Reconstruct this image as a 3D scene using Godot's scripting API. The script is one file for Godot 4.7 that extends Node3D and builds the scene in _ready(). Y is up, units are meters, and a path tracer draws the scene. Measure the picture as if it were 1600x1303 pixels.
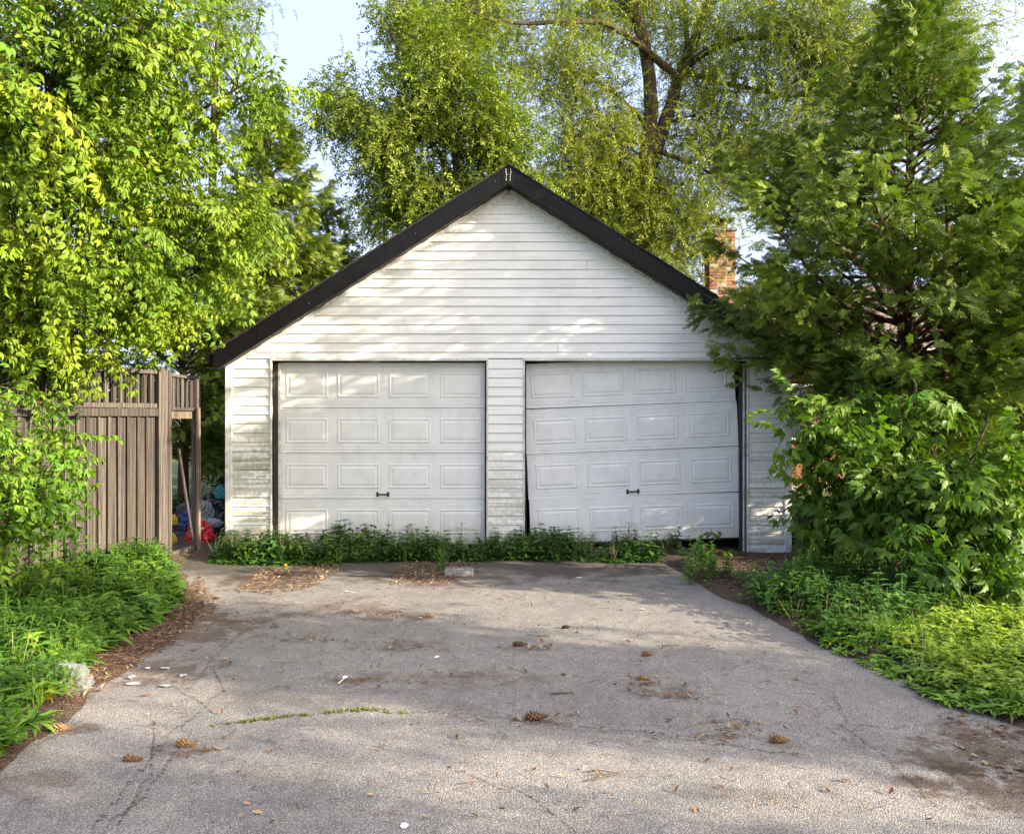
extends Node3D

const FPX := 1300.0
const EYE := 1.65
const SUN_TRAVEL := Vector3(-0.90, -0.30, -0.31)
var rng := RandomNumberGenerator.new()
var used := {}
var M := {}
var LEAF := {}

# ------------------------------------------------------------------ helpers
# a point of the place, given by where it was measured in the survey picture and its distance
func at(px: float, py: float, d: float) -> Vector3:
	return Vector3((px - 800.0) / FPX * d, EYE - (py - 651.5) / FPX * d, -d)

func gr(px: float, py: float, y := 0.0) -> Vector3:
	var d := EYE * FPX / (py - 651.5)
	return Vector3((px - 800.0) / FPX * d, y, -d)

func R(a: float, b: float) -> float:
	return rng.randf_range(a, b)

func N(s := 1.0) -> float:
	return rng.randfn(0.0, s)

func N3(s := 1.0) -> Vector3:
	return Vector3(N(s), N(s), N(s))

class MB:
	var v := PackedVector3Array()
	var n := PackedVector3Array()
	var u := PackedVector2Array()
	var c := PackedColorArray()
	var col := Color(1, 1, 1)
	func tri(a: Vector3, b: Vector3, d: Vector3) -> void:
		var nn := (b - a).cross(d - a).normalized()
		tri_n(a, b, d, nn, nn, nn)
	func tri_n(a: Vector3, b: Vector3, d: Vector3, na: Vector3, nb: Vector3, nd: Vector3, ua := Vector2.ZERO, ub := Vector2.ZERO, ud := Vector2.ZERO) -> void:
		v.push_back(a); v.push_back(d); v.push_back(b)
		n.push_back(na); n.push_back(nd); n.push_back(nb)
		u.push_back(ua); u.push_back(ud); u.push_back(ub)
		c.push_back(col); c.push_back(col); c.push_back(col)
	func quad(a: Vector3, b: Vector3, d: Vector3, e: Vector3) -> void:
		tri(a, b, d); tri(a, d, e)
	func quad_uv(a: Vector3, b: Vector3, d: Vector3, e: Vector3, ua: Vector2, ub: Vector2, ud: Vector2, ue: Vector2) -> void:
		var nn := (b - a).cross(d - a).normalized()
		tri_n(a, b, d, nn, nn, nn, ua, ub, ud); tri_n(a, d, e, nn, nn, nn, ua, ud, ue)
	# a box with chamfered edges
	func box(t: Transform3D, s: Vector3, b := 0.0) -> void:
		var h := s * 0.5
		b = minf(b, minf(h.x, minf(h.y, h.z)) * 0.9)
		for ax in 3:
			var p := (ax + 1) % 3
			var q := (ax + 2) % 3
			for sg in [-1.0, 1.0]:
				var k: Array[Vector3] = []
				for w in [[-1.0, -1.0], [1.0, -1.0], [1.0, 1.0], [-1.0, 1.0]]:
					var e := Vector3.ZERO
					e[ax] = h[ax] * sg
					e[p] = (h[p] - b) * w[0]
					e[q] = (h[q] - b) * w[1]
					k.push_back(t * e)
				if sg > 0.0: quad(k[0], k[1], k[2], k[3])
				else: quad(k[3], k[2], k[1], k[0])
		if b <= 0.0:
			return
		var ctr := t.origin
		for ax in 3:
			var p := (ax + 1) % 3
			var q := (ax + 2) % 3
			for sp in [-1.0, 1.0]:
				for sq in [-1.0, 1.0]:
					var k: Array[Vector3] = []
					for w in [[-1.0, 0], [1.0, 0], [1.0, 1], [-1.0, 1]]:
						var e := Vector3.ZERO
						e[ax] = (h[ax] - b) * w[0]
						e[p] = (h[p] - (b if w[1] == 1 else 0.0)) * sp
						e[q] = (h[q] - (b if w[1] == 0 else 0.0)) * sq
						k.push_back(t * e)
					face_out(k, ctr)
		for sx in [-1.0, 1.0]:
			for sy in [-1.0, 1.0]:
				for sz in [-1.0, 1.0]:
					var a := t * Vector3(h.x * sx, (h.y - b) * sy, (h.z - b) * sz)
					var d := t * Vector3((h.x - b) * sx, h.y * sy, (h.z - b) * sz)
					var e := t * Vector3((h.x - b) * sx, (h.y - b) * sy, h.z * sz)
					if (d - a).cross(e - a).dot((a + d + e) / 3.0 - ctr) > 0.0: tri(a, d, e)
					else: tri(a, e, d)
	func face_out(k: Array[Vector3], ctr: Vector3) -> void:
		if (k[1] - k[0]).cross(k[2] - k[0]).dot((k[0] + k[2]) * 0.5 - ctr) > 0.0: quad(k[0], k[1], k[2], k[3])
		else: quad(k[3], k[2], k[1], k[0])
	func tube(p: PackedVector3Array, r: PackedFloat32Array, sides := 6, cap := true) -> void:
		var side := Vector3.ZERO
		var rings: Array[PackedVector3Array] = []
		var dirs: Array[PackedVector3Array] = []
		for i in p.size():
			var d := (p[mini(i + 1, p.size() - 1)] - p[maxi(i - 1, 0)]).normalized()
			if side == Vector3.ZERO:
				side = d.cross(Vector3(0.3, 0.9, 0.31)).normalized()
				if side.length() < 0.1: side = d.cross(Vector3.RIGHT).normalized()
			side = (side - d * side.dot(d)).normalized()
			var up := d.cross(side)
			var ring := PackedVector3Array()
			var dr := PackedVector3Array()
			for k in sides:
				var a := TAU * k / sides
				var o := side * cos(a) + up * sin(a)
				dr.push_back(o)
				ring.push_back(p[i] + o * r[i])
			rings.push_back(ring); dirs.push_back(dr)
		for i in p.size() - 1:
			for k in sides:
				var k2 := (k + 1) % sides
				tri_n(rings[i][k], rings[i][k2], rings[i + 1][k2], dirs[i][k], dirs[i][k2], dirs[i + 1][k2])
				tri_n(rings[i][k], rings[i + 1][k2], rings[i + 1][k], dirs[i][k], dirs[i + 1][k2], dirs[i + 1][k])
		if cap:
			var e := p.size() - 1
			for k in sides:
				tri(p[e], rings[e][k], rings[e][(k + 1) % sides])
				tri(p[0], rings[0][(k + 1) % sides], rings[0][k])
	func mesh() -> ArrayMesh:
		var a := []
		a.resize(Mesh.ARRAY_MAX)
		a[Mesh.ARRAY_VERTEX] = v
		a[Mesh.ARRAY_NORMAL] = n
		a[Mesh.ARRAY_TEX_UV] = u
		a[Mesh.ARRAY_COLOR] = c
		var m := ArrayMesh.new()
		m.add_surface_from_arrays(Mesh.PRIMITIVE_TRIANGLES, a)
		return m

func numbered(parent: Node, called: String) -> String:
	var key := str(parent.get_instance_id()) + called
	var k: int = used.get(key, 0)
	used[key] = k + 1
	return called if k == 0 else "%s_%03d" % [called, k]

func part(called: String, what, m: Material, parent: Node, t := Transform3D()) -> MeshInstance3D:
	var o := MeshInstance3D.new()
	o.name = numbered(parent, called)
	o.mesh = what.mesh() if what is MB else what
	o.material_override = m
	o.transform = t
	parent.add_child(o, true)
	return o

func tag(o: Node, label: String, category: String, group := "") -> Node:
	o.set_meta("label", label)
	o.set_meta("category", category)
	if group != "":
		o.set_meta("group", group)
	return o

func thing(called: String, label: String, category: String, pos := Vector3.ZERO, group := "") -> Node3D:
	var o := Node3D.new()
	o.name = numbered(self, called)
	o.position = pos
	add_child(o, true)
	tag(o, label, category, group)
	return o

func stuff(o: Node) -> Node:
	o.set_meta("kind", "stuff")
	return o

func structure(called: String, what, m: Material) -> MeshInstance3D:
	var o := part(called, what, m, self)
	o.set_meta("kind", "structure")
	return o

# many small copies as one object
func scatter(called: String, mesh: Mesh, m: Material, buf: PackedFloat32Array, parent: Node) -> MultiMeshInstance3D:
	var mm := MultiMesh.new()
	mm.transform_format = MultiMesh.TRANSFORM_3D
	mm.use_colors = true
	mm.mesh = mesh
	mm.instance_count = buf.size() / 16
	mm.buffer = buf
	var o := MultiMeshInstance3D.new()
	o.name = numbered(parent, called)
	o.multimesh = mm
	o.material_override = m
	o.set_meta("kind", "stuff")
	parent.add_child(o, true)
	return o

func put(buf: PackedFloat32Array, t: Transform3D, c: Color) -> void:
	var b := t.basis
	buf.append_array(PackedFloat32Array([b.x.x, b.y.x, b.z.x, t.origin.x, b.x.y, b.y.y, b.z.y, t.origin.y, b.x.z, b.y.z, b.z.z, t.origin.z, c.r, c.g, c.b, 1.0]))

func aim(d: Vector3, s: float, roll := 0.0) -> Basis:
	d = d.normalized()
	var up := Vector3.UP if absf(d.y) < 0.95 else Vector3.RIGHT
	var b := Basis.looking_at(d, up)
	if roll != 0.0:
		b = b.rotated(d, roll)
	return b.scaled_local(Vector3(s, s, s))

func lin(r: float, g: float, b: float) -> Color:
	return Color(r, g, b).linear_to_srgb()

func mat(called: String, c: Color, rough := 0.8, vcol := false) -> StandardMaterial3D:
	var m := StandardMaterial3D.new()
	m.resource_name = called
	m.albedo_color = c
	m.roughness = rough
	m.vertex_color_use_as_albedo = vcol
	M[called] = m
	return m

func noise(freq: float, sd: int, oct := 4, type := FastNoiseLite.TYPE_SIMPLEX_SMOOTH) -> FastNoiseLite:
	var f := FastNoiseLite.new()
	f.noise_type = type
	f.frequency = freq
	f.seed = sd
	f.fractal_octaves = oct
	f.fractal_type = FastNoiseLite.FRACTAL_FBM if oct > 1 else FastNoiseLite.FRACTAL_NONE
	return f

func bytes(f: FastNoiseLite, w: int, h: int, seamless := false) -> PackedByteArray:
	var im := f.get_seamless_image(w, h) if seamless else f.get_image(w, h)
	im.convert(Image.FORMAT_L8)
	return im.get_data()

func tex(data: PackedByteArray, w: int, h: int) -> ImageTexture:
	return ImageTexture.create_from_image(Image.create_from_data(w, h, false, Image.FORMAT_RGB8, data))

func sstep(a: float, b: float, x: float) -> float:
	var t := clampf((x - a) / (b - a), 0.0, 1.0)
	return t * t * (3.0 - 2.0 * t)

# ------------------------------------------------------------------ materials
func facade_texture() -> ImageTexture:
	# the wear of white vinyl siding: grey grime along the boards, green algae low on the piers; 7 m by 4.6 m
	var w := 1120
	var h := 736
	var a := bytes(noise(0.006, 3), w, h)
	var s := noise(0.02, 5, 3)
	var small := bytes(noise(0.09, 8, 3), w, h)
	var d := PackedByteArray()
	d.resize(w * h * 3)
	var strm := bytes(s, w, 512)
	for j in h:
		var y := (1.0 - (j + 0.5) / h) * 4.6
		var row := fposmod(2.34 - y, 0.1105) / 0.1105
		for i in w:
			var x := (i + 0.5) / w * 7.0 - 3.5
			var k := j * w + i
			var n0 := a[k] / 255.0
			var n1 := small[k] / 255.0
			var n2: float = strm[((j * 6) % 512) * w + (i / 4 + (j / 18) * 37) % w] / 255.0
			var dirt := 0.035 * sstep(0.5, 0.8, n0) + 0.035 * sstep(0.5, 0.75, n2) + 0.035 * row * n1
			var r := 0.925 - dirt
			var g := 0.922 - dirt * 0.98
			var b := 0.908 - dirt * 1.05
			# algae
			var al := 0.0
			if y < 2.34:
				if x < -2.85: al = sstep(1.95, 1.1, y) * (0.55 + 0.45 * sstep(-3.35, -2.95, x))
				elif x > -0.4 and x < 0.2: al = 0.55 * sstep(1.5, 0.5, y)
				elif x > 2.8: al = 0.5 * sstep(2.0, 0.6, y)
			al *= sstep(0.34, 0.62, n1 * 0.3 + n0 * 0.25 + n2 * 0.45) * (0.65 + 0.35 * sstep(0.15, 0.8, row))
			r = lerpf(r, 0.50, al * 0.8); g = lerpf(g, 0.50, al * 0.8); b = lerpf(b, 0.38, al * 0.8)
			# grime gathered under the rakes
			var rk := 4.43 - 0.632 * absf(x + 0.04) - y
			if rk > 0.0 and rk < 0.5 and y > 2.34:
				var gm := sstep(0.42, 0.05, rk) * sstep(0.42, 0.7, n1 * 0.6 + n0 * 0.4) * 0.16
				r -= gm * 0.5; g -= gm * 0.5; b -= gm * 0.6
			d[k * 3] = int(clampf(r, 0, 1) * 255); d[k * 3 + 1] = int(clampf(g, 0, 1) * 255); d[k * 3 + 2] = int(clampf(b, 0, 1) * 255)
	return tex(d, w, h)

func streak_texture(w: int, h: int, sd: int, lo: Color, hi: Color, stretch: int, contrast := 1.0) -> ImageTexture:
	# long grain: noise drawn out along v
	var a := bytes(noise(0.035, sd, 4), w, h, true)
	var f := bytes(noise(0.18, sd + 1, 2), w, h, true)
	var d := PackedByteArray()
	d.resize(w * h * 3)
	for j in h:
		for i in w:
			var t: float = a[(j / stretch) * w + i] / 255.0 * 0.65 + f[(j / maxi(stretch / 2, 1)) * w + i] / 255.0 * 0.35
			t = clampf((t - 0.5) * 1.9 * contrast + 0.5, 0, 1)
			var k := (j * w + i) * 3
			d[k] = int(lerpf(lo.r, hi.r, t) * 255); d[k + 1] = int(lerpf(lo.g, hi.g, t) * 255); d[k + 2] = int(lerpf(lo.b, hi.b, t) * 255)
	return tex(d, w, h)

func door_texture() -> ImageTexture:
	# baked enamel on steel doors, 3 m square: faint drips, splashed dirt near the ground, a few rust specks
	var w := 768
	var a := bytes(noise(0.012, 141, 3), w, w)
	var s := bytes(noise(0.03, 142, 3), w, w)
	var f := bytes(noise(0.2, 143, 2), w, w)
	var d := PackedByteArray()
	d.resize(w * w * 3)
	for j in w:
		var y := (1.0 - (j + 0.5) / w) * 3.0
		for i in w:
			var k := j * w + i
			var n0 := a[k] / 255.0
			var drip: float = s[(j / 9 % w) * w + i] / 255.0
			var n1 := f[k] / 255.0
			var joint := fposmod(y - 0.1, 0.5535) / 0.5535
			var g := 0.90 - 0.03 * sstep(0.4, 0.8, n0) - 0.022 * sstep(0.52, 0.78, drip) * sstep(0.2, 1.0, joint) - 0.02 * n1
			var dirt := sstep(0.55, 0.1, y + (n0 - 0.5) * 0.3) * sstep(0.3, 0.75, n1 * 0.5 + drip * 0.5)
			var rust := sstep(0.83, 0.92, n1) * sstep(0.5, 0.7, n0) * 0.5
			d[k * 3] = int(clampf(g - 0.10 * dirt - 0.05 * rust, 0, 1) * 255)
			d[k * 3 + 1] = int(clampf(g + 0.003 - 0.12 * dirt - 0.22 * rust, 0, 1) * 255)
			d[k * 3 + 2] = int(clampf(g - 0.004 - 0.16 * dirt - 0.33 * rust, 0, 1) * 255)
	return tex(d, w, w)

func asphalt_fine() -> Array:
	# worn asphalt: pale stone chips in darker binder
	var w := 1024
	var cell := FastNoiseLite.new()
	cell.noise_type = FastNoiseLite.TYPE_CELLULAR
	cell.frequency = 0.13
	cell.seed = 4
	cell.fractal_type = FastNoiseLite.FRACTAL_NONE
	cell.cellular_return_type = FastNoiseLite.RETURN_CELL_VALUE
	var cv := bytes(cell, w, w, true)
	cell.cellular_return_type = FastNoiseLite.RETURN_DISTANCE
	cell.cellular_jitter = 1.0
	var cd := bytes(cell, w, w, true)
	var sm := bytes(noise(0.4, 9, 2), w, w, true)
	var big := bytes(noise(0.012, 10, 3), w, w, true)
	var d := PackedByteArray()
	d.resize(w * w * 3)
	var hgt := PackedByteArray()
	hgt.resize(w * w * 3)
	for k in w * w:
		var val := cv[k] / 255.0
		var stone := sstep(0.62, 0.30, cd[k] / 255.0)
		var g := 0.44 + 0.08 * (sm[k] / 255.0 - 0.5)
		var tone := 0.49 + 0.15 * val * val + 0.12 * val
		g = lerpf(g, tone, stone) + 0.11 * (sm[k] / 255.0 - 0.5) + 0.06 * (big[k] / 255.0 - 0.5)
		g = clampf(g, 0.05, 0.95)
		var warm := (val - 0.5) * 0.05
		d[k * 3] = int(clampf(g * 1.02 + warm, 0, 1) * 255)
		d[k * 3 + 1] = int(g * 0.985 * 255)
		d[k * 3 + 2] = int(clampf(g * 0.96 - warm, 0, 1) * 255)
		var hh := int(clampf(stone * (0.55 + 0.4 * val) + 0.12 * sm[k] / 255.0, 0, 1) * 255)
		hgt[k * 3] = hh; hgt[k * 3 + 1] = hh; hgt[k * 3 + 2] = hh
	return [tex(d, w, w), tex(hgt, w, w)]

func seg_dist(p: Vector2, a: Vector2, b: Vector2) -> float:
	var t := clampf((p - a).dot(b - a) / maxf((b - a).length_squared(), 1e-9), 0.0, 1.0)
	return p.distance_to(a + (b - a) * t)

func g2(px: float, py: float) -> Vector2:
	var p := gr(px, py)
	return Vector2(p.x, p.z)

func asphalt_wear() -> ImageTexture:
	# stains, rotted needles and hairline cracks over 10 m x 10 m (x -5..5, z -10.6..-0.6)
	var w := 1280
	var per := w / 10.0
	var a := bytes(noise(0.006, 21, 4), w, w)
	var b := bytes(noise(0.03, 22, 4), w, w)
	var c := bytes(noise(0.15, 23, 2), w, w)
	var d := PackedByteArray()
	d.resize(w * w * 3)
	# brown patches: px, py, radius across, radius along, strength
	var spots := [[300, 985, 0.45, 0.4, 0.9], [225, 1050, 0.4, 0.25, 0.8], [420, 910, 0.5, 0.35, 1.0], [370, 965, 0.45, 0.14, 0.6], [640, 900, 0.45, 0.28, 1.0], [700, 915, 0.4, 0.15, 0.6],
		[540, 950, 0.5, 0.25, 0.45], [610, 965, 0.3, 0.1, 0.6], [560, 1065, 0.16, 0.08, 0.8], [620, 1010, 0.35, 0.15, 0.35], [690, 1060, 0.6, 0.2, 0.35], [1050, 1085, 0.16, 0.1, 0.5], [1130, 1150, 0.14, 0.03, 0.7],
		[1100, 1127, 0.1, 0.04, 0.5], [1560, 1180, 0.42, 0.28, 1.0], [1620, 1240, 0.4, 0.3, 0.9], [1500, 1220, 0.25, 0.12, 0.5], [120, 1140, 0.12, 0.09, 0.9], [300, 1175, 0.1, 0.04, 0.5], [1010, 1070, 0.14, 0.05, 0.4],
		[840, 1130, 0.15, 0.04, 0.5], [40, 1230, 0.2, 0.15, 0.5], [1230, 1165, 0.1, 0.03, 0.3], [820, 1015, 0.15, 0.05, 0.4], [1200, 1240, 0.3, 0.1, 0.25], [1480, 1140, 0.25, 0.12, 0.5]]
	var blot := []
	for s in spots:
		blot.push_back([g2(s[0], s[1]), s[2], s[3], s[4]])
	for j in w:
		var z := -10.6 + (j + 0.5) / per
		for i in w:
			var x := -5.0 + (i + 0.5) / per
			var k := j * w + i
			var n0 := a[k] / 255.0
			var n1 := b[k] / 255.0
			var n2 := c[k] / 255.0
			var l := 0.96 + 0.14 * (n0 - 0.5) + 0.14 * (n1 - 0.5)
			var brown := 0.0
			# damp dark band in front of the garage
			var damp := sstep(-8.25, -8.95, z + (n0 - 0.5) * 0.9 + (n1 - 0.5) * 0.5)
			l *= 1.0 - 0.36 * damp
			brown += 0.25 * damp
			for s in blot:
				var ex: float = (x - s[0].x) / s[1]
				var ez: float = (z - s[0].y) / s[2]
				var q: float = ex * ex + ez * ez
				if q < 3.0:
					var t: float = sstep(1.5, 0.2, q + (n1 - 0.5) * 3.2 + (n2 - 0.5) * 1.6) * s[3]
					l *= 1.0 - 0.24 * t
					brown = minf(1.0, brown + t * 0.6)
			d[k * 3] = int(clampf(l * (1.0 + 0.05 * brown), 0, 1) * 255)
			d[k * 3 + 1] = int(clampf(l * (1.0 - 0.10 * brown), 0, 1) * 255)
			d[k * 3 + 2] = int(clampf(l * (1.0 - 0.22 * brown), 0, 1) * 255)
	# hairline cracks
	var lines := [[[0, 1180], [90, 1150], [180, 1142], [260, 1128]], [[330, 1040], [350, 1080], [300, 1120], [240, 1180], [140, 1300]], [[230, 1060], [300, 1090], [330, 1110]], [[240, 1130], [235, 1210], [180, 1290]],
		[[640, 1112], [760, 1120], [837, 1128], [950, 1138], [1060, 1150], [1140, 1156]], [[1000, 1140], [1100, 1160], [1260, 1180]], [[300, 1140], [270, 1180], [230, 1240], [160, 1300]], [[380, 985], [330, 1030], [310, 1060]],
		[[1300, 1080], [1320, 1130], [1400, 1140], [1480, 1125]], [[1310, 1130], [1380, 1180], [1460, 1260]], [[700, 1200], [820, 1240], [900, 1300]], [[1480, 1115], [1560, 1200], [1620, 1290]], [[1500, 1110], [1580, 1160], [1640, 1200]]]
	for ln in lines:
		for q in ln.size() - 1:
			var p0 := g2(ln[q][0], ln[q][1])
			var p1 := g2(ln[q + 1][0], ln[q + 1][1])
			var steps := int(p0.distance_to(p1) * per * 1.6) + 1
			var off := 0.0
			for s in steps:
				var p := p0.lerp(p1, float(s) / steps)
				off = lerpf(off, rng.randf_range(-0.16, 0.16), 0.10)
				var i := int((p.x + 5.0 + off * 0.5) * per)
				var j := int((p.y + 10.6 + off) * per)
				for di in 2:
					if di == 1 and rng.randf() < 0.85: continue
					var ii := i + di
					if ii < 0 or ii >= w or j < 0 or j >= w: continue
					var k := (j * w + ii) * 3
					var f := 0.58 + 0.34 * rng.randf()
					for ch in 3: d[k + ch] = int(d[k + ch] * f)
	return tex(d, w, w)

func mix_texture(w: int, sd: int, cols: Array, f0: float, f1: float) -> ImageTexture:
	var a := bytes(noise(f0, sd, 4), w, w, true)
	var b := bytes(noise(f1, sd + 1, 3), w, w, true)
	var d := PackedByteArray()
	d.resize(w * w * 3)
	for k in w * w:
		var t := clampf((a[k] / 255.0 * 0.5 + b[k] / 255.0 * 0.5 - 0.5) * 2.4 + 0.5, 0, 0.999) * (cols.size() - 1)
		var q := int(t)
		var cc: Color = cols[q].lerp(cols[q + 1], t - q)
		d[k * 3] = int(cc.r * 255); d[k * 3 + 1] = int(cc.g * 255); d[k * 3 + 2] = int(cc.b * 255)
	return tex(d, w, w)

func bump_tex(f: float, sd: int, oct := 4) -> ImageTexture:
	var im := noise(f, sd, oct).get_seamless_image(512, 512)
	return ImageTexture.create_from_image(im)

func leaf_mat(called: String, tint := Color(1, 1, 1), rough := 0.5, back := Color(0.75, 0.85, 0.35)) -> StandardMaterial3D:
	var m := mat(called, tint, rough, true)
	m.backlight_enabled = true
	m.backlight = back
	m.cull_mode = BaseMaterial3D.CULL_DISABLED
	m.metallic_specular = 0.35
	return m

func tri_world(m: StandardMaterial3D, s: Vector3) -> void:
	m.uv1_triplanar = true
	m.uv1_world_triplanar = true
	m.uv1_scale = s
	m.uv1_triplanar_sharpness = 4.0

func make_materials() -> void:
	var m := mat("siding", Color(1, 1, 1), 0.42)
	m.albedo_texture = facade_texture()
	m = mat("trim", lin(0.74, 0.73, 0.70), 0.45)
	m.albedo_texture = mix_texture(256, 31, [Color(0.82, 0.81, 0.78), Color(0.95, 0.95, 0.94), Color(1, 1, 1)], 0.01, 0.05)
	tri_world(m, Vector3(0.7, 0.7, 0.7))
	m = mat("door", Color(1, 1, 1), 0.42)
	m.albedo_texture = door_texture()
	tri_world(m, Vector3(1.0 / 3.0, 1.0 / 3.0, 1.0 / 3.0))
	m = mat("black_metal", lin(0.007, 0.0066, 0.0072), 0.42)
	m.metallic_specular = 0.28
	m.heightmap_enabled = true
	m.heightmap_texture = bump_tex(0.012, 47, 2)
	m.heightmap_scale = 0.35
	tri_world(m, Vector3(0.7, 0.7, 0.7))
	mat("soffit", lin(0.012, 0.011, 0.011), 0.6)
	mat("black_paint", lin(0.008, 0.008, 0.008), 0.35)
	mat("rubber", lin(0.03, 0.03, 0.032), 0.7)
	m = mat("shingle", Color(1, 1, 1), 0.95)
	m.albedo_texture = mix_texture(256, 51, [Color(0.08, 0.075, 0.075), Color(0.2, 0.19, 0.19), Color(0.14, 0.13, 0.13)], 0.05, 0.3)
	tri_world(m, Vector3(1.5, 1.5, 1.5))
	mat("sheathing", lin(0.16, 0.13, 0.10), 0.9)
	m = mat("concrete", Color(1, 1, 1), 0.92)
	m.albedo_texture = mix_texture(512, 53, [Color(0.38, 0.37, 0.35), Color(0.52, 0.51, 0.48), Color(0.6, 0.59, 0.56)], 0.02, 0.2)
	tri_world(m, Vector3(1.2, 1.2, 1.2))
	# weathered wood in three tones
	var grain := streak_texture(512, 512, 61, Color(0.30, 0.28, 0.26), Color(0.72, 0.685, 0.65), 16)
	for k in 3:
		m = mat("wood_%d" % k, [Color(0.51, 0.485, 0.465), Color(0.61, 0.59, 0.57), Color(0.43, 0.405, 0.39)][k], 0.88)
		m.albedo_texture = grain
		m.heightmap_enabled = true
		m.heightmap_texture = grain
		m.heightmap_scale = 0.35
		tri_world(m, Vector3(3.1, 0.55, 3.1))
		m.uv1_offset = Vector3(k * 0.37, k * 0.21, k * 0.11)
	var pale := mat("wood_pale", Color(0.78, 0.73, 0.65), 0.85)
	pale.albedo_texture = grain
	tri_world(pale, Vector3(3.1, 0.55, 3.1))
	var bk := streak_texture(512, 512, 71, Color(0.16, 0.125, 0.10), Color(0.52, 0.45, 0.38), 7, 1.3)
	m = mat("bark", Color(0.85, 0.82, 0.78), 0.95)
	m.albedo_texture = bk
	m.heightmap_enabled = true
	m.heightmap_texture = bk
	m.heightmap_scale = 3.0
	tri_world(m, Vector3(1.6, 0.7, 1.6))
	m = mat("bark_red", Color(0.95, 0.80, 0.68), 0.95)
	m.albedo_texture = bk
	m.heightmap_enabled = true
	m.heightmap_texture = bk
	m.heightmap_scale = 1.5
	tri_world(m, Vector3(4.0, 0.9, 4.0))
	var fine := asphalt_fine()
	m = mat("asphalt", lin(0.86, 0.85, 0.80), 0.93)
	m.albedo_texture = fine[0]
	m.uv1_scale = Vector3(1.0 / 0.9, 1.0 / 0.9, 1)
	m.heightmap_enabled = true
	m.heightmap_texture = fine[1]
	m.heightmap_scale = 0.22
	m.detail_enabled = true
	m.detail_blend_mode = BaseMaterial3D.BLEND_MODE_MUL
	m.detail_uv_layer = BaseMaterial3D.DETAIL_UV_2
	m.detail_albedo = asphalt_wear()
	m.texture_repeat = true
	m = mat("soil", Color(1, 1, 1), 0.97)
	m.albedo_texture = mix_texture(1024, 81, [Color(0.20, 0.15, 0.115), Color(0.36, 0.28, 0.22), Color(0.30, 0.23, 0.175), Color(0.48, 0.39, 0.31)], 0.02, 0.25)
	m.heightmap_enabled = true
	m.heightmap_texture = bump_tex(0.12, 83, 3)
	m.heightmap_scale = 2.0
	tri_world(m, Vector3(0.9, 0.9, 0.9))
	m = mat("meadow", Color(1, 1, 1), 0.97)
	m.albedo_texture = mix_texture(512, 85, [Color(0.16, 0.19, 0.07), Color(0.27, 0.33, 0.10), Color(0.33, 0.36, 0.13)], 0.02, 0.2)
	tri_world(m, Vector3(0.3, 0.3, 0.3))
	mat("brick", Color(1, 1, 1), 0.92, true)
	mat("mortar", lin(0.38, 0.35, 0.31), 0.95)
	m = mat("roof_far", Color(1, 1, 1), 0.95)
	m.albedo_texture = mix_texture(256, 91, [Color(0.36, 0.30, 0.26), Color(0.52, 0.45, 0.40), Color(0.44, 0.38, 0.33)], 0.05, 0.3)
	tri_world(m, Vector3(1.2, 1.2, 1.2))
	mat("litter", Color(1, 1, 1), 0.95, true)
	mat("cone", Color(1, 1, 1), 0.8, true)
	mat("white_plastic", lin(0.75, 0.75, 0.73), 0.35)
	leaf_mat("leaf")
	leaf_mat("needle", Color(1, 1, 1), 0.6, Color(0.6, 0.7, 0.25))
	leaf_mat("weed", Color(1, 1, 1), 0.5, Color(0.55, 0.65, 0.25))
	mat("moss", Color(1, 1, 1), 1.0, true)
	mat("dry_stem", lin(0.30, 0.24, 0.13), 0.9)
	leaf_mat("weed_solo", lin(0.10, 0.205, 0.026), 0.5, Color(0.55, 0.65, 0.25))

# ------------------------------------------------------------------ leaves
# one leaf blade: from base along dir, folded along its midrib, drooping; the vertex colour tints it
func blade(b: MB, base: Vector3, dir: Vector3, up: Vector3, length: float, width: float, droop: float, fold: float, teeth := 0) -> void:
	var side := dir.cross(up).normalized()
	var nrm := side.cross(dir).normalized()
	var mid: Array[Vector3] = []
	var lf: Array[Vector3] = []
	var rt: Array[Vector3] = []
	var ts := [0.0, 0.22, 0.5, 0.78, 1.0]
	var ws := [0.04, 0.80, 1.0, 0.46, 0.0]
	if teeth > 0:
		ts = [0.0, 0.18, 0.34, 0.42, 0.62, 0.7, 1.0]
		ws = [0.05, 0.75, 1.12, 0.72, 0.9, 0.42, 0.0]
	for k in ts.size():
		var t: float = ts[k]
		var p := base + dir * (t * length) - nrm * (droop * t * t * length)
		var w: float = ws[k] * width * 0.5
		mid.push_back(p)
		lf.push_back(p - side * w + nrm * (fold * w))
		rt.push_back(p + side * w + nrm * (fold * w))
	for k in ts.size() - 1:
		if k == 0:
			b.tri(mid[0], mid[1], lf[1]); b.tri(mid[0], rt[1], mid[1])
		elif k == ts.size() - 2:
			b.tri(mid[k], mid[k + 1], lf[k]); b.tri(mid[k], rt[k], mid[k + 1])
		else:
			b.quad(mid[k], mid[k + 1], lf[k + 1], lf[k]); b.quad(mid[k], rt[k], rt[k + 1], mid[k + 1])

func thin(b: MB, p0: Vector3, p1: Vector3, r: float) -> void:
	b.tube(PackedVector3Array([p0, p1]), PackedFloat32Array([r, r * 0.6]), 3, false)

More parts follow.
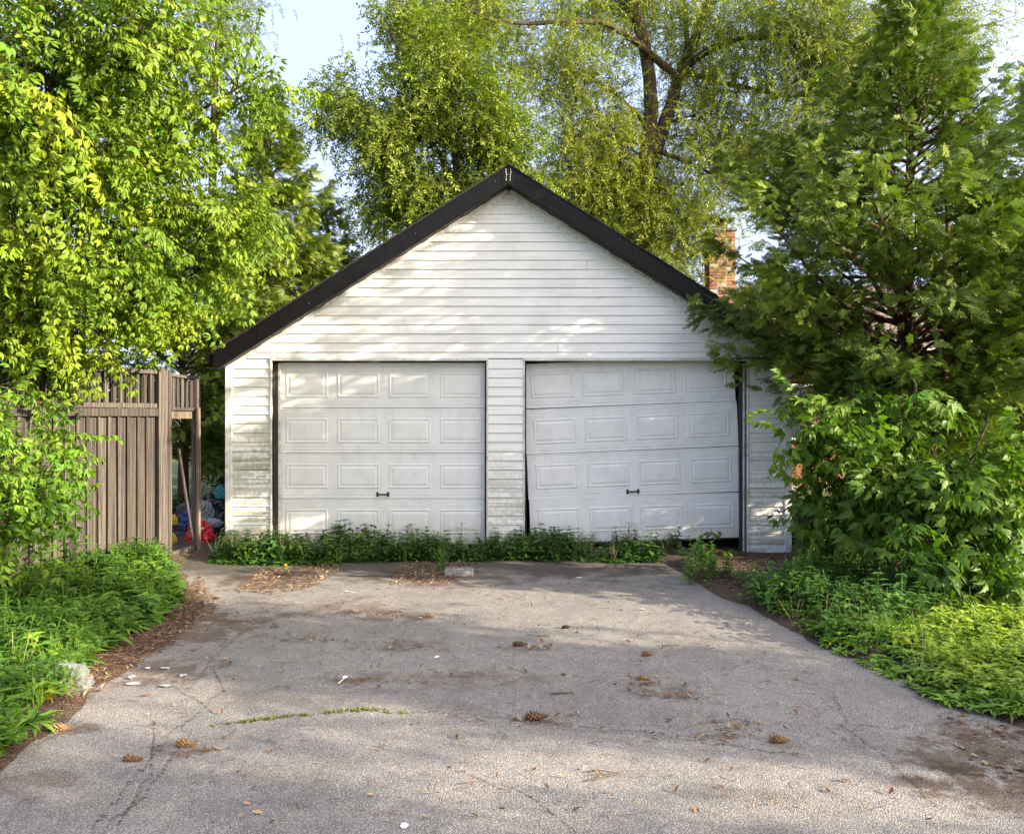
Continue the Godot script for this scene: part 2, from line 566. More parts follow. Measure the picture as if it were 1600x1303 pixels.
# a compound leaf: three to five pointed leaflets on one stalk, along -Z
func compound_leaf(count: int, size: float, teeth: int, tint: Color) -> ArrayMesh:
	var b := MB.new()
	b.col = Color(tint.r * 1.1, tint.g * 0.9, tint.b)
	var tip := Vector3(0, -size * 0.12, -size * 0.75)
	thin(b, Vector3.ZERO, tip, size * 0.012)
	b.col = tint
	var dirs := [[Vector3(0, -0.45, -1), 1.0], [Vector3(-0.85, -0.35, -0.55), 0.85], [Vector3(0.85, -0.35, -0.55), 0.85], [Vector3(-0.95, -0.4, 0.1), 0.72], [Vector3(0.95, -0.4, 0.1), 0.72]]
	for k in count:
		var v := R(0.86, 1.12)
		b.col = Color(tint.r * v, tint.g * v, tint.b * v)
		var dd: Vector3 = (dirs[k][0] + N3(0.12)).normalized()
		var bs := tip if k < 3 else tip * 0.62
		blade(b, bs + dd * size * 0.08, dd, Vector3.UP + N3(0.2), size * dirs[k][1] * R(0.9, 1.1), size * 0.52 * dirs[k][1], R(0.15, 0.5), R(0.1, 0.35), teeth)
	return b.mesh()

# a twig with pairs of compound leaves, along -Z
func maple_spray(pairs: int, twig: float, size: float, teeth: int) -> ArrayMesh:
	var b := MB.new()
	b.col = Color(0.6, 0.5, 0.25)
	var pts := PackedVector3Array()
	var rr := PackedFloat32Array()
	for k in 4:
		var t := k / 3.0
		pts.push_back(Vector3(N(0.02) * twig, -0.22 * t * t * twig, -t * twig))
		rr.push_back(lerpf(0.0045, 0.0018, t))
	b.tube(pts, rr, 3, false)
	for k in pairs:
		var t := (k + 0.8) / pairs
		var p := Vector3(0, -0.22 * t * t * twig, -t * twig)
		for sgn in ([-1.0, 1.0] if k < pairs - 1 else [-0.8, 0.05, 0.8]):
			var out := Vector3(sgn * R(0.7, 1.0), R(-0.25, 0.25), -0.6 + N(0.2)).normalized()
			var tip: Vector3 = p + out * size * R(0.5, 0.9)
			b.col = Color(0.9, 0.75, 0.6)
			thin(b, p, tip, 0.0014)
			var flat_ := Vector3(out.x, 0, out.z).normalized()
			var sd := Vector3(-flat_.z, 0, flat_.x)
			for q in 3:
				var a: float = [0.0, -0.9, 0.9][q] + N(0.12)
				var d := (flat_ * cos(a) + sd * sin(a) + Vector3(0, R(-1.15, -0.25), 0)).normalized()
				var v := R(0.8, 1.2)
				b.col = Color(v, v, v)
				var l := size * R(0.85, 1.15) * (1.0 if q == 0 else 0.85)
				blade(b, tip + d * size * 0.06, d, Vector3.UP + N3(0.25), l, l * R(0.36, 0.46), R(0.1, 0.4), R(0.1, 0.35), teeth)
	return b.mesh()

# a leafy shoot: a twig along -Z with leaves to both sides
func shoot(count: int, twig: float, leaf_len: float, leaf_w: float, droop: float, spread: float) -> ArrayMesh:
	var b := MB.new()
	b.col = Color(0.55, 0.42, 0.3)
	var pts := PackedVector3Array()
	var rr := PackedFloat32Array()
	for k in 4:
		var t := k / 3.0
		pts.push_back(Vector3(N(0.015) * twig, -droop * t * t * twig, -t * twig))
		rr.push_back(lerpf(0.006, 0.002, t) * twig * 1.6)
	b.tube(pts, rr, 3, false)
	for k in count:
		var t := (k + 0.6) / count
		var p := Vector3(0, -droop * t * t * twig, -t * twig)
		var sgn := 1.0 if k % 2 == 0 else -1.0
		var d := Vector3(sgn * spread + N(0.25), N(0.35) - droop * 0.5, -0.75 + N(0.2)).normalized()
		var v := R(0.75, 1.2)
		b.col = Color(v, v, v * 0.95)
		blade(b, p, d, Vector3(N(0.5), 1, N(0.5)), leaf_len * R(0.75, 1.15), leaf_w * R(0.8, 1.15), R(0.1, 0.5), R(0.0, 0.35))
	return b.mesh()

# a flat fan of scale-leaved cedar twiglets, along -Z
func frond(length: float) -> ArrayMesh:
	var b := MB.new()
	var n := 6
	for k in n:
		var t := (k + 0.5) / n
		var p := Vector3(0, -0.16 * t * t * length, -t * length)
		for sgn in [-1.0, 1.0]:
			var l: float = length * 0.52 * (1.0 - t * 0.72) * R(0.7, 1.15) * sstep(-0.15, 0.25, t)
			var d := Vector3(sgn * 0.72, N(0.14) - 0.10, -0.72).normalized()
			var v := R(0.75, 1.25)
			b.col = Color(v, v, v)
			var q := p + d * l
			var sd := d.cross(Vector3.UP).normalized() * 0.0058
			var drop := Vector3(0, -0.10 * l, 0)
			b.tri(p - sd, p + sd, q + drop)
			for m in 2:
				var s := 0.3 + 0.32 * m
				var c := p.lerp(q, s) + drop * s * s
				var e: float = l * 0.55 * (1.0 - s * 0.5)
				for s2 in [-1.0, 1.0]:
					var dd: Vector3 = (d * 0.75 + Vector3.UP.cross(d).normalized() * s2 * 0.66 + Vector3(0, N(0.12), 0)).normalized()
					var tip: Vector3 = c + dd * e
					var w: Vector3 = dd.cross(Vector3.UP).normalized() * 0.0056
					b.tri(c - w, c + w, tip)
	b.col = Color(1.15, 1.15, 1.0)
	var sd0 := Vector3(0.006, 0, 0)
	b.tri(-sd0, sd0, Vector3(0, -0.16 * length, -length * 1.08))
	return b.mesh()

# a small leafy weed: paired leaves up a stem (tiers), or a rosette when tiers is 0
func weed_mesh(tiers: int, height: float, leaf_len: float, leaf_w: float, teeth := 0) -> ArrayMesh:
	var b := MB.new()
	if tiers == 0:
		var n := 9
		for k in n:
			var a := TAU * k / n + N(0.25)
			var d := Vector3(cos(a), R(0.25, 1.1), sin(a)).normalized()
			var v := R(0.8, 1.2)
			b.col = Color(v, v, v)
			blade(b, Vector3.ZERO, d, Vector3.UP, leaf_len * R(0.7, 1.2), leaf_w * R(0.8, 1.2), R(0.3, 0.9), 0.3, teeth)
		return b.mesh()
	b.col = Color(0.9, 1.0, 0.8)
	var lean := Vector3(N(0.12), 1, N(0.12))
	thin(b, Vector3.ZERO, lean * height, height * 0.012 + 0.001)
	for k in tiers:
		var t := (k + 0.8) / tiers
		var p := lean * height * t
		var a0 := k * PI * 0.5 + N(0.3)
		var l := leaf_len * (0.55 + 0.75 * sin(PI * clampf(t * 0.85 + 0.12, 0, 1)))
		for s in (4 if k == tiers - 1 else 2):
			var a := a0 + (PI * 0.5 if k == tiers - 1 else PI) * s
			var d := Vector3(cos(a), 0.35 + 0.3 * t + N(0.1), sin(a)).normalized()
			var v := R(0.78, 1.22) * (1.0 + 0.15 * t)
			b.col = Color(v, v, v)
			blade(b, p, d, Vector3.UP, l * R(0.8, 1.15), leaf_w * l / leaf_len, R(0.35, 0.8), 0.25, teeth)
	return b.mesh()

func grass_mesh(n: int, h: float, w: float) -> ArrayMesh:
	var b := MB.new()
	for k in n:
		var a := R(0, TAU)
		var lean := R(0.1, 0.75)
		var hh := h * R(0.55, 1.1)
		var o := Vector3(N(0.012), 0, N(0.012))
		var sd := Vector3(-sin(a), 0, cos(a)) * w
		var v := R(0.75, 1.25)
		b.col = Color(v, v, v)
		var prev := o
		for q in 3:
			var t := (q + 1) / 3.0
			var p := o + Vector3(cos(a) * lean * t * t, t * (1.0 - 0.25 * lean * t), sin(a) * lean * t * t) * hh
			var w0 := 1.0 - q / 3.0
			var w1 := 1.0 - t
			if q < 2: b.quad(prev - sd * w0, prev + sd * w0, p + sd * w1, p - sd * w1)
			else: b.tri(prev - sd * w0, prev + sd * w0, p)
			prev = p
	return b.mesh()

# ------------------------------------------------------------------ trees
func limb(b: MB, pts: Array, r0: float, r1: float, sides := 7, wob := 0.0) -> PackedVector3Array:
	# a smooth tapered limb through the given points
	var cv := Curve3D.new()
	for k in pts.size():
		var p: Vector3 = pts[k]
		var t := Vector3.ZERO
		if k > 0 and k < pts.size() - 1: t = (pts[k + 1] - pts[k - 1]) * 0.22
		cv.add_point(p, -t, t)
	var total := cv.get_baked_length()
	var n := clampi(int(total / maxf(0.12, r0 * 2.5)), 3, 26)
	var out := PackedVector3Array()
	var rr := PackedFloat32Array()
	for k in n + 1:
		var t := float(k) / n
		var p := cv.sample_baked(t * total)
		if wob > 0.0 and k > 0: p += N3(wob)
		out.push_back(p)
		rr.push_back(lerpf(r0, r1, pow(t, 0.8)) * (1.0 + N(0.03)))
	b.tube(out, rr, sides, true)
	return out

func near_on(sk: PackedVector3Array, p: Vector3, below: float) -> Vector3:
	var best := sk[0]
	var bd := 1e9
	for q in sk:
		var dd := q.distance_to(p) + (maxf(0.0, q.y - p.y + below) * 2.5)
		if dd < bd:
			bd = dd
			best = q
	return best

# a crown of leafy clumps; each clump has its own branch from the skeleton, each shoot hangs on that branch
# o: vols [[centre, radii, clumps]...], per, spread, droop, size [a, b], cols [Color...], seed, tw (twig radius)
func crown(t: Node3D, sk: PackedVector3Array, meshes: Array, m: Material, o: Dictionary) -> void:
	rng.seed = o.seed
	var br := MB.new()
	var bufs: Array[PackedFloat32Array] = []
	for k in meshes.size(): bufs.push_back(PackedFloat32Array())
	var cols: Array = o.cols
	var kept := 0
	var keep_most: int = o.get("single", 0)
	for vol in o.vols:
		var ctr: Vector3 = vol[0]
		var rad: Vector3 = vol[1]
		for k in int(vol[2]):
			var d := N3(1.0).normalized()
			var p := ctr + d * rad * pow(rng.randf(), o.get("fill", 0.45))
			var root := near_on(sk, p, o.get("rise", 0.6))
			var mid := root.lerp(p, 0.5) + Vector3(N(0.12), 0.14 - N(0.1), N(0.12)) * root.distance_to(p)
			var pts := PackedVector3Array()
			var rr := PackedFloat32Array()
			var far := root.distance_to(p)
			var r0: float = o.get("tw", 0.012) * (0.5 + far * 0.35)
			for s in 6:
				var q := s / 5.0
				pts.push_back(root.lerp(mid, q).lerp(mid.lerp(p, q), q))
				rr.push_back(lerpf(r0, r0 * 0.22, q))
			if o.get("branches", true):
				br.tube(pts, rr, 4, false)
			var hue: Color = cols[rng.randi() % cols.size()]
			var hue2: Color = cols[rng.randi() % cols.size()]
			var out := (p - ctr) / rad
			out = (p - ctr).normalized() * clampf(out.length(), 0.2, 1.0)
			var sp: float = o.spread
			for s in int(o.per * R(0.6, 1.4)):
				var q := 1.0 - 0.55 * rng.randf() * rng.randf()
				var at_ := pts[clampi(int(q * 5.0), 0, 5)] + N3(sp) * Vector3(1, o.get("flat", 0.7), 1)
				var dir := (out + N3(0.75) + Vector3(0, -float(o.droop), 0)).normalized()
				var c := hue.lerp(hue2, rng.randf())
				var v := R(0.8, 1.2)
				c = Color(c.r * v, c.g * v, c.b * v)
				var sz: float = R(o.size[0], o.size[1])
				var tr := Transform3D(aim(dir, sz, N(0.5)), at_)
				var which := rng.randi() % meshes.size()
				if kept < keep_most and (at_.z > o.get("near", -99.0)) and rng.randf() < o.get("share", 0.5):
					kept += 1
					part("leaf", LEAF[o.kinds][rng.randi() % LEAF[o.kinds].size()], m, t, tr)
				else:
					put(bufs[which], tr, c)
	if o.get("branches", true):
		stuff(part("branches", br, o.get("bark", M.bark), t))
	for k in meshes.size():
		if bufs[k].size() > 0:
			scatter("foliage", meshes[k], m, bufs[k], t)

# a cedar: whorls of drooping branches that carry flat fans of foliage
func cedar(label: String, pos: Vector3, o: Dictionary) -> Node3D:
	rng.seed = o.seed
	var t := thing("cedar_tree", label, "tree", pos, o.get("group", ""))
	var h: float = o.h
	var tk := MB.new()
	var pts: Array = []
	for k in 6:
		var q := k / 5.0
		pts.push_back(Vector3(N(0.06) * q, h * 0.98 * q - 0.1 * (1.0 - q), N(0.06) * q))
	limb(tk, pts, o.r, 0.012, 8)
	for s in o.get("stems", []):
		limb(tk, s[0], s[1], 0.012, 7)
	part("trunk", tk, M.bark_red, t)
	var br := MB.new()
	var bufs: Array[PackedFloat32Array] = []
	var fr: Array = LEAF.frond
	for k in fr.size(): bufs.push_back(PackedFloat32Array())
	var prof: Array = o.prof   # [height share, radius] pairs
	var n: int = o.n
	var bias: Vector3 = o.get("bias", Vector3.ZERO)
	for k in n:
		var q := pow((k + rng.randf()) / n, 0.95)
		var hh: float = lerpf(o.low, h, q)
		var L := 0.1
		for s in prof.size() - 1:
			if q >= prof[s][0] and q <= prof[s + 1][0]:
				L = lerpf(prof[s][1], prof[s + 1][1], (q - prof[s][0]) / (prof[s + 1][0] - prof[s][0]))
		L *= R(0.62, 1.12)
		var a := k * 2.39996 + N(0.3)
		var out := Vector3(cos(a), 0, sin(a))
		L *= 1.0 + out.dot(bias)
		var side := Vector3(-sin(a), 0, cos(a))
		var rise := R(0.05, 0.75) + 0.3 * q
		var sag := R(0.2, 0.6)
		var bp := PackedVector3Array()
		var rr := PackedFloat32Array()
		for s in 7:
			var w := s / 6.0
			bp.push_back(Vector3(0, hh - 0.38 * L, 0) + out * L * w + Vector3.UP * L * (rise * w - sag * w * w + 0.30 * w * w * w) + side * N(0.03) * L * w)
			rr.push_back(lerpf(0.008 + 0.012 * L, 0.003, w))
		br.tube(bp, rr, 4, false)
		var hue: Color = o.cols[rng.randi() % o.cols.size()]
		var cnt := int(L * o.dens * R(0.7, 1.3) * (1.0 - 0.45 * sstep(0.3, 0.75, q))) + 4
		for s in cnt:
			var w := 1.0 - 0.66 * pow(rng.randf(), 1.25)
			var base := bp[int(w * 6.0)].lerp(bp[mini(int(w * 6.0) + 1, 6)], fposmod(w * 6.0, 1.0))
			var lat := N(0.20) * L * (1.2 - w)
			base += side * lat + Vector3(0, N(0.09) - 0.05 * absf(lat), 0)
			var d := (out * R(0.3, 1.0) + side * (signf(lat) * R(0.0, 0.7) + N(0.3)) + Vector3(0, R(-0.6, 0.6), 0)).normalized()
			var v := R(0.72, 1.25)
			var cc: Color = hue.lerp(o.cols[rng.randi() % o.cols.size()], 0.4 * rng.randf())
			put(bufs[rng.randi() % fr.size()], Transform3D(aim(d, R(0.7, 1.25) * o.get("fs", 1.0), N(0.7)), base), Color(cc.r * v, cc.g * v, cc.b * v))
	stuff(part("branches", br, M.bark_red, t))
	for k in fr.size():
		scatter("foliage", fr[k], M.needle, bufs[k], t)
	return t

# plants over a patch of ground: poly in x,z
func plants(called: String, label: String, cat: String, meshes: Array, poly: PackedVector2Array, count: int, sz: Array, cols: Array, sd: int, thr := 0.0, y := 0.03) -> Node3D:
	rng.seed = sd
	var t := thing(called, label, cat)
	stuff(t)
	var lo := poly[0]
	var hi := poly[0]
	for p in poly:
		lo = lo.min(p); hi = hi.max(p)
	var f := noise(0.9, sd, 2)
	var bufs: Array[PackedFloat32Array] = []
	for k in meshes.size(): bufs.push_back(PackedFloat32Array())
	var made := 0
	var tries := 0
	while made < count and tries < count * 14:
		tries += 1
		var p := Vector2(R(lo.x, hi.x), R(lo.y, hi.y))
		if not Geometry2D.is_point_in_polygon(p, poly): continue
		var q := f.get_noise_2dv(p)
		if q < thr + N(0.1): continue
		made += 1
		var s: float = R(sz[0], sz[1]) * (1.0 + 0.5 * q)
		var c: Color = cols[rng.randi() % cols.size()]
		c = c.lerp(cols[rng.randi() % cols.size()], rng.randf())
		var v := R(0.8, 1.2)
		var b := Basis(Vector3.UP, R(0, TAU)).rotated(Vector3(N(1), 0, N(1)).normalized(), N(0.16)).scaled(Vector3(s, s * R(0.8, 1.2), s))
		var w := clampi(int((f.get_noise_2d(p.x * 1.7 + 40.0, p.y * 1.7) + 0.5 + N(0.25)) * meshes.size()), 0, meshes.size() - 1)
		put(bufs[w], Transform3D(b, Vector3(p.x, ground_height(p) + y, p.y)), Color(c.r * v, c.g * v, c.b * v))
	for k in meshes.size():
		if bufs[k].size() > 0:
			scatter("leaves", meshes[k], M.weed, bufs[k], t)
	return t

func poly(px: Array) -> PackedVector2Array:
	var out := PackedVector2Array()
	for p in px: out.push_back(g2(p[0], p[1]))
	return out

# ------------------------------------------------------------------ ground
var edge_poly := PackedVector2Array()
var gnoise: FastNoiseLite
func edge_distance(p: Vector2) -> float:
	var dd := 1e9
	var n := edge_poly.size()
	for k in n:
		dd = minf(dd, seg_dist(p, edge_poly[k], edge_poly[(k + 1) % n]))
	return -dd if Geometry2D.is_point_in_polygon(p, edge_poly) else dd

func ground_height(p: Vector2) -> float:
	if p.x < -7.9 or p.x > 7.9 or p.y < -14.4 or p.y > -1.6:
		return 0.0
	var sd := edge_distance(p) + gnoise.get_noise_2d(p.x * 3.0, p.y * 3.0) * 0.13
	var q := gnoise.get_noise_2dv(p)
	return lerpf(-0.035, 0.045 + 0.05 * q, sstep(-0.16, 0.22, sd))

func asphalt_height(x: float, z: float) -> float:
	return 0.006 * gnoise.get_noise_2d(x * 0.6 + 50.0, z * 0.6)

# ------------------------------------------------------------------ garage
const APEX_Y := 4.415
const SLOPE := 0.632
const MIDX := -0.04
func rake_x(y: float) -> float:
	return (APEX_Y - y) / SLOPE

func fuv(x: float, y: float) -> Vector2:
	return Vector2((x + 3.5) / 7.0, 1.0 - y / 4.6)

func siding_board(xa0: float, xb0: float, xa1: float, xb1: float, y0: float, y1: float) -> MB:
	# one vinyl course: proud at its foot, tucked under the course above; ends may be cut to the rake
	var b := MB.new()
	var n := maxi(1, int((xb0 - xa0) / 0.45))
	var wav := PackedFloat32Array()
	for k in n + 1: wav.push_back(N(0.0012))
	for k in n:
		var t0 := float(k) / n
		var t1 := float(k + 1) / n
		var l0 := lerpf(xa0, xb0, t0)
		var l1 := lerpf(xa0, xb0, t1)
		var u0 := lerpf(xa1, xb1, t0)
		var u1 := lerpf(xa1, xb1, t1)
		var za := 0.018 + wav[k]
		var zb := 0.018 + wav[k + 1]
		var ym := y0 + (y1 - y0) * 0.12
		# foot return, rounded foot, face
		b.quad_uv(Vector3(l0, y0, 0.0), Vector3(l1, y0, 0.0), Vector3(l1, y0 + 0.001, zb - 0.003), Vector3(l0, y0 + 0.001, za - 0.003), fuv(l0, y0), fuv(l1, y0), fuv(l1, y0), fuv(l0, y0))
		b.quad_uv(Vector3(l0, y0 + 0.001, za - 0.003), Vector3(l1, y0 + 0.001, zb - 0.003), Vector3(l1, y0 + 0.006, zb), Vector3(l0, y0 + 0.006, za), fuv(l0, y0), fuv(l1, y0), fuv(l1, ym), fuv(l0, ym))
		b.quad_uv(Vector3(l0, y0 + 0.006, za), Vector3(l1, y0 + 0.006, zb), Vector3(u1, y1 + 0.004, 0.002 + wav[k + 1]), Vector3(u0, y1 + 0.004, 0.002 + wav[k]), fuv(l0, y0 + 0.006), fuv(l1, y0 + 0.006), fuv(u1, y1), fuv(u0, y1))
	b.quad(Vector3(xa0, y0, 0.0), Vector3(xa0, y0, 0.018), Vector3(xa1, y1, 0.002), Vector3(xa1, y1, 0.0))
	b.quad(Vector3(xb0, y0, 0.018), Vector3(xb0, y0, 0.0), Vector3(xb1, y1, 0.0), Vector3(xb1, y1, 0.002))
	return b

func door_section(w: float, h: float) -> MB:
	var b := MB.new()
	var pr := [[0.001, -0.03], [0.003, -0.004], [0.006, 0.0], [0.030, 0.0], [0.034, -0.005], [0.040, -0.005], [0.044, 0.0], [0.066, 0.0], [0.07, -0.003], [0.074, 0.0],
		[h - 0.062, 0.0], [h - 0.058, -0.003], [h - 0.054, 0.0], [h - 0.036, 0.0], [h - 0.032, -0.005], [h - 0.026, -0.005], [h - 0.022, 0.0], [h - 0.006, 0.0], [h - 0.003, -0.004], [h - 0.001, -0.03]]
	for k in pr.size() - 1:
		b.quad(Vector3(-w / 2, pr[k][0], pr[k][1]), Vector3(w / 2, pr[k][0], pr[k][1]), Vector3(w / 2, pr[k + 1][0], pr[k + 1][1]), Vector3(-w / 2, pr[k + 1][0], pr[k + 1][1]))
	b.box(Transform3D(Basis(), Vector3(0, h / 2, -0.034)), Vector3(w, h - 0.002, 0.02), 0.0)
	for s in [-1.0, 1.0]:
		b.box(Transform3D(Basis(), Vector3(s * (w / 2 + 0.0015), h / 2, -0.018)), Vector3(0.003, h - 0.006, 0.034), 0.0)
	return b

func raised_panel(w: float, h: float) -> MB:
	var b := MB.new()
	var rings := [[0.0, 0.0005], [0.009, 0.007], [0.020, 0.0075], [0.027, 0.0020], [0.034, 0.0018], [0.060, 0.0085], [0.066, 0.0085]]
	for k in rings.size():
		var i: float = rings[k][0]
		var z: float = rings[k][1]
		var a := [Vector3(-w / 2 + i, -h / 2 + i, z), Vector3(w / 2 - i, -h / 2 + i, z), Vector3(w / 2 - i, h / 2 - i, z), Vector3(-w / 2 + i, h / 2 - i, z)]
		if k == rings.size() - 1:
			b.quad(a[0], a[1], a[2], a[3])
			break
		var j: float = rings[k + 1][0]
		var y: float = rings[k + 1][1]
		var c := [Vector3(-w / 2 + j, -h / 2 + j, y), Vector3(w / 2 - j, -h / 2 + j, y), Vector3(w / 2 - j, h / 2 - j, y), Vector3(-w / 2 + j, h / 2 - j, y)]
		for q in 4:
			b.quad(a[q], a[(q + 1) % 4], c[(q + 1) % 4], c[q])
	return b

func garage_door(g: Node3D, pos: Vector3, tilt: float, w: float, tilts: Array) -> Node3D:
	var sh := 0.5535
	var d := Node3D.new()
	d.name = numbered(g, "garage_door")
	d.transform = Transform3D(Basis(Vector3(0, 0, 1), tilt), pos)
	g.add_child(d, true)
	var sec := door_section(w, sh).mesh()
	var pan := raised_panel(0.515, 0.305).mesh()
	for k in 4:
		var o := Transform3D(Basis(Vector3(0, 0, 1), tilts[k][0]).rotated(Vector3.RIGHT, N(0.006)), Vector3(w / 2 + tilts[k][1], 0.02 + k * sh + tilts[k][2], tilts[k][3]))
		part("door_section", sec, M.door, d, o)
		for q in 4:
			part("raised_panel", pan, M.door, d, o * Transform3D(Basis(), Vector3((q - 1.5) * 0.627, sh / 2, 0.0)))
	var hb := MB.new()
	hb.box(Transform3D(Basis(), Vector3(0, 0, 0.035)), Vector3(0.125, 0.018, 0.014), 0.004)
	for s in [-1.0, 1.0]:
		hb.box(Transform3D(Basis(), Vector3(s * 0.066, 0, 0.006)), Vector3(0.026, 0.058, 0.010), 0.003)
		hb.box(Transform3D(Basis(), Vector3(s * 0.062, 0, 0.022)), Vector3(0.016, 0.02, 0.032), 0.003)
	part("handle", hb, M.black_paint, d, Transform3D(Basis(), Vector3(w / 2 - 0.015, 0.02 + sh + 0.055, 0.0)))
	var wb := MB.new()
	wb.box(Transform3D(Basis(), Vector3(w / 2, 0.008, -0.02)), Vector3(w - 0.02, 0.022, 0.03), 0.006)
	part("bottom_seal", wb, M.rubber, d)
	return d

func build_garage() -> void:
	rng.seed = 100
	var g := thing("garage", "white sided double garage with black gable roof trim and two panelled doors", "garage", Vector3(0, 0, -10))
	var XL := -3.446
	var XR := 3.36
	var ZB := -6.6
	var L0 := -2.885
	var L1 := -0.308
	var R0 := 0.154
	var R1 := 2.823
	var HT := 2.325
	# sheathing behind the siding, in four pieces that leave the door openings free
	var b: MB
	for s in [[XL + 0.03, L0], [L1, R0], [R1, XR - 0.03]]:
		b = MB.new()
		b.box(Transform3D(Basis(), Vector3((s[0] + s[1]) / 2, HT / 2 - 0.02, -0.055)), Vector3(s[1] - s[0], HT + 0.04, 0.106), 0.0)
		part("wall", b, M.sheathing, g)
	b = MB.new()
	var zf := -0.002
	var tri_pts := [Vector3(XL + 0.02, HT + 0.002, 0), Vector3(XR - 0.02, HT + 0.002, 0), Vector3(MIDX, APEX_Y, 0)]
	b.tri(tri_pts[0] + Vector3(0, 0, zf), tri_pts[1] + Vector3(0, 0, zf), tri_pts[2] + Vector3(0, 0, zf))
	b.tri(tri_pts[1] + Vector3(0, 0, -0.11), tri_pts[0] + Vector3(0, 0, -0.11), tri_pts[2] + Vector3(0, 0, -0.11))
	b.quad(tri_pts[0] + Vector3(0, 0, -0.11), tri_pts[1] + Vector3(0, 0, -0.11), tri_pts[1] + Vector3(0, 0, zf), tri_pts[0] + Vector3(0, 0, zf))
	part("gable_wall", b, M.sheathing, g)
	for s in [XL + 0.05, XR - 0.05]:
		b = MB.new()
		b.box(Transform3D(Basis(), Vector3(s, 1.1, ZB / 2 - 0.06)), Vector3(0.1, 2.34, -ZB - 0.12), 0.0)
		part("side_wall", b, M.siding_side, g)
	b = MB.new()
	b.box(Transform3D(Basis(), Vector3(MIDX, 1.1, ZB - 0.05)), Vector3(XR - XL, 2.34, 0.1), 0.0)
	b.tri(Vector3(XR, 2.27, ZB - 0.05), Vector3(XL, 2.27, ZB - 0.05), Vector3(MIDX, APEX_Y, ZB - 0.05))
	part("back_wall", b, M.siding_side, g)
	b = MB.new()
	b.box(Transform3D(Basis(), Vector3(MIDX, -0.04, ZB / 2 - 0.02)), Vector3(XR - XL - 0.22, 0.1, -ZB - 0.05), 0.0)
	part("floor", b, M.concrete, g)
	# siding
	var ch := 0.1105
	for pier in [[XL + 0.085, L0 - 0.022], [L1 + 0.022, R0 - 0.022], [R1 + 0.022, XR - 0.088]]:
		var y1 := 2.34
		while y1 > 0.03:
			var y0 := maxf(y1 - ch, 0.012)
			part("siding_board", siding_board(pier[0], pier[1], pier[0], pier[1], y0, y1), M.siding, g)
			y1 -= ch
	var y := 2.352
	var row := 0
	while y < APEX_Y - 0.06:
		var y1 := y + (0.075 if row == 0 else ch)
		var inset := 0.055
		var x0a := maxf(MIDX - rake_x(y) + inset, XL + 0.02)
		var x0b := minf(MIDX + rake_x(y) - inset, XR - 0.02)
		var top := minf(y1, APEX_Y - 0.085)
		var x1a := maxf(MIDX - rake_x(top) + inset, XL + 0.02)
		var x1b := minf(MIDX + rake_x(top) - inset, XR - 0.02)
		if top > y + 0.02:
			var seam := 99.0
			if row == 6: seam = 2.1
			elif row == 1: seam = 0.55
			elif row == 4: seam = -1.3
			elif row == 10: seam = 0.9
			if seam > x0b - 0.3 or seam < x0a + 0.3:
				part("siding_board", siding_board(x0a, x0b, x1a, x1b, y, top), M.siding, g)
			else:
				part("siding_board", siding_board(x0a, seam, x1a, seam, y, top), M.siding, g)
				part("siding_board", siding_board(seam + 0.004, x0b, seam + 0.004, x1b, y, top), M.siding, g)
		y = y1
		row += 1
	# trims
	for s in [[XL, XL + 0.085], [XR - 0.088, XR]]:
		b = MB.new()
		var corner_top := 2.29 if s[0] < 0 else 2.25
		b.box(Transform3D(Basis(), Vector3((s[0] + s[1]) / 2, corner_top / 2, 0.004)), Vector3(s[1] - s[0], corner_top, 0.045), 0.006)
		part("corner_trim", b, M.trim, g)
	for s in [[L0, L1], [R0, R1]]:
		b = MB.new()
		b.box(Transform3D(Basis(), Vector3((s[0] + s[1]) / 2, HT + 0.013, -0.036)), Vector3(s[1] - s[0] + 0.05, 0.026, 0.13), 0.004)
		part("header_trim", b, M.trim, g)
		for x in [s[0] - 0.011, s[1] + 0.011]:
			b = MB.new()
			b.box(Transform3D(Basis(), Vector3(x, HT / 2, -0.020)), Vector3(0.022, HT - 0.002, 0.092), 0.004)
			part("door_trim", b, M.trim, g)
	# dark strips and white stops inside the openings, beside the doors
	for s in [[L0 + 0.024, 0.045, M.rubber], [L0 + 0.064, 0.034, M.trim], [L1 - 0.012, 0.022, M.rubber], [R0 + 0.010, 0.016, M.rubber], [R1 - 0.013, 0.024, M.trim], [R1 - 0.046, 0.040, M.rubber]]:
		b = MB.new()
		b.box(Transform3D(Basis(Vector3(0, 0, 1), N(0.0015)), Vector3(s[0], HT / 2 - 0.01, -0.095)), Vector3(s[1], HT - 0.03, 0.03 + R(0, 0.006)), 0.004)
		part("door_stop", b, s[2], g)
	garage_door(g, Vector3(-2.84, 0.08, -0.135), 0.0, 2.56, [[0, 0, 0, 0], [0, 0.001, 0, 0.001], [0, -0.001, 0, 0], [0, 0, 0, -0.002]])
	var dr := garage_door(g, Vector3(0.222, 0.062, -0.150), deg_to_rad(2.3), 2.59, [[-0.008, 0.010, 0.004, 0.004], [0.0, 0.006, 0, 0.002], [0.002, 0.0, 0.0, 0.001], [-0.002, -0.012, 0.003, -0.012]])
	dr.set_meta("label", "right garage door racked out of square, lifted at its right foot")
	# roof
	var over := 0.25
	var span := 3.46
	var mid_z := (over + ZB - 0.2) / 2
	var len_z := over - ZB + 0.2
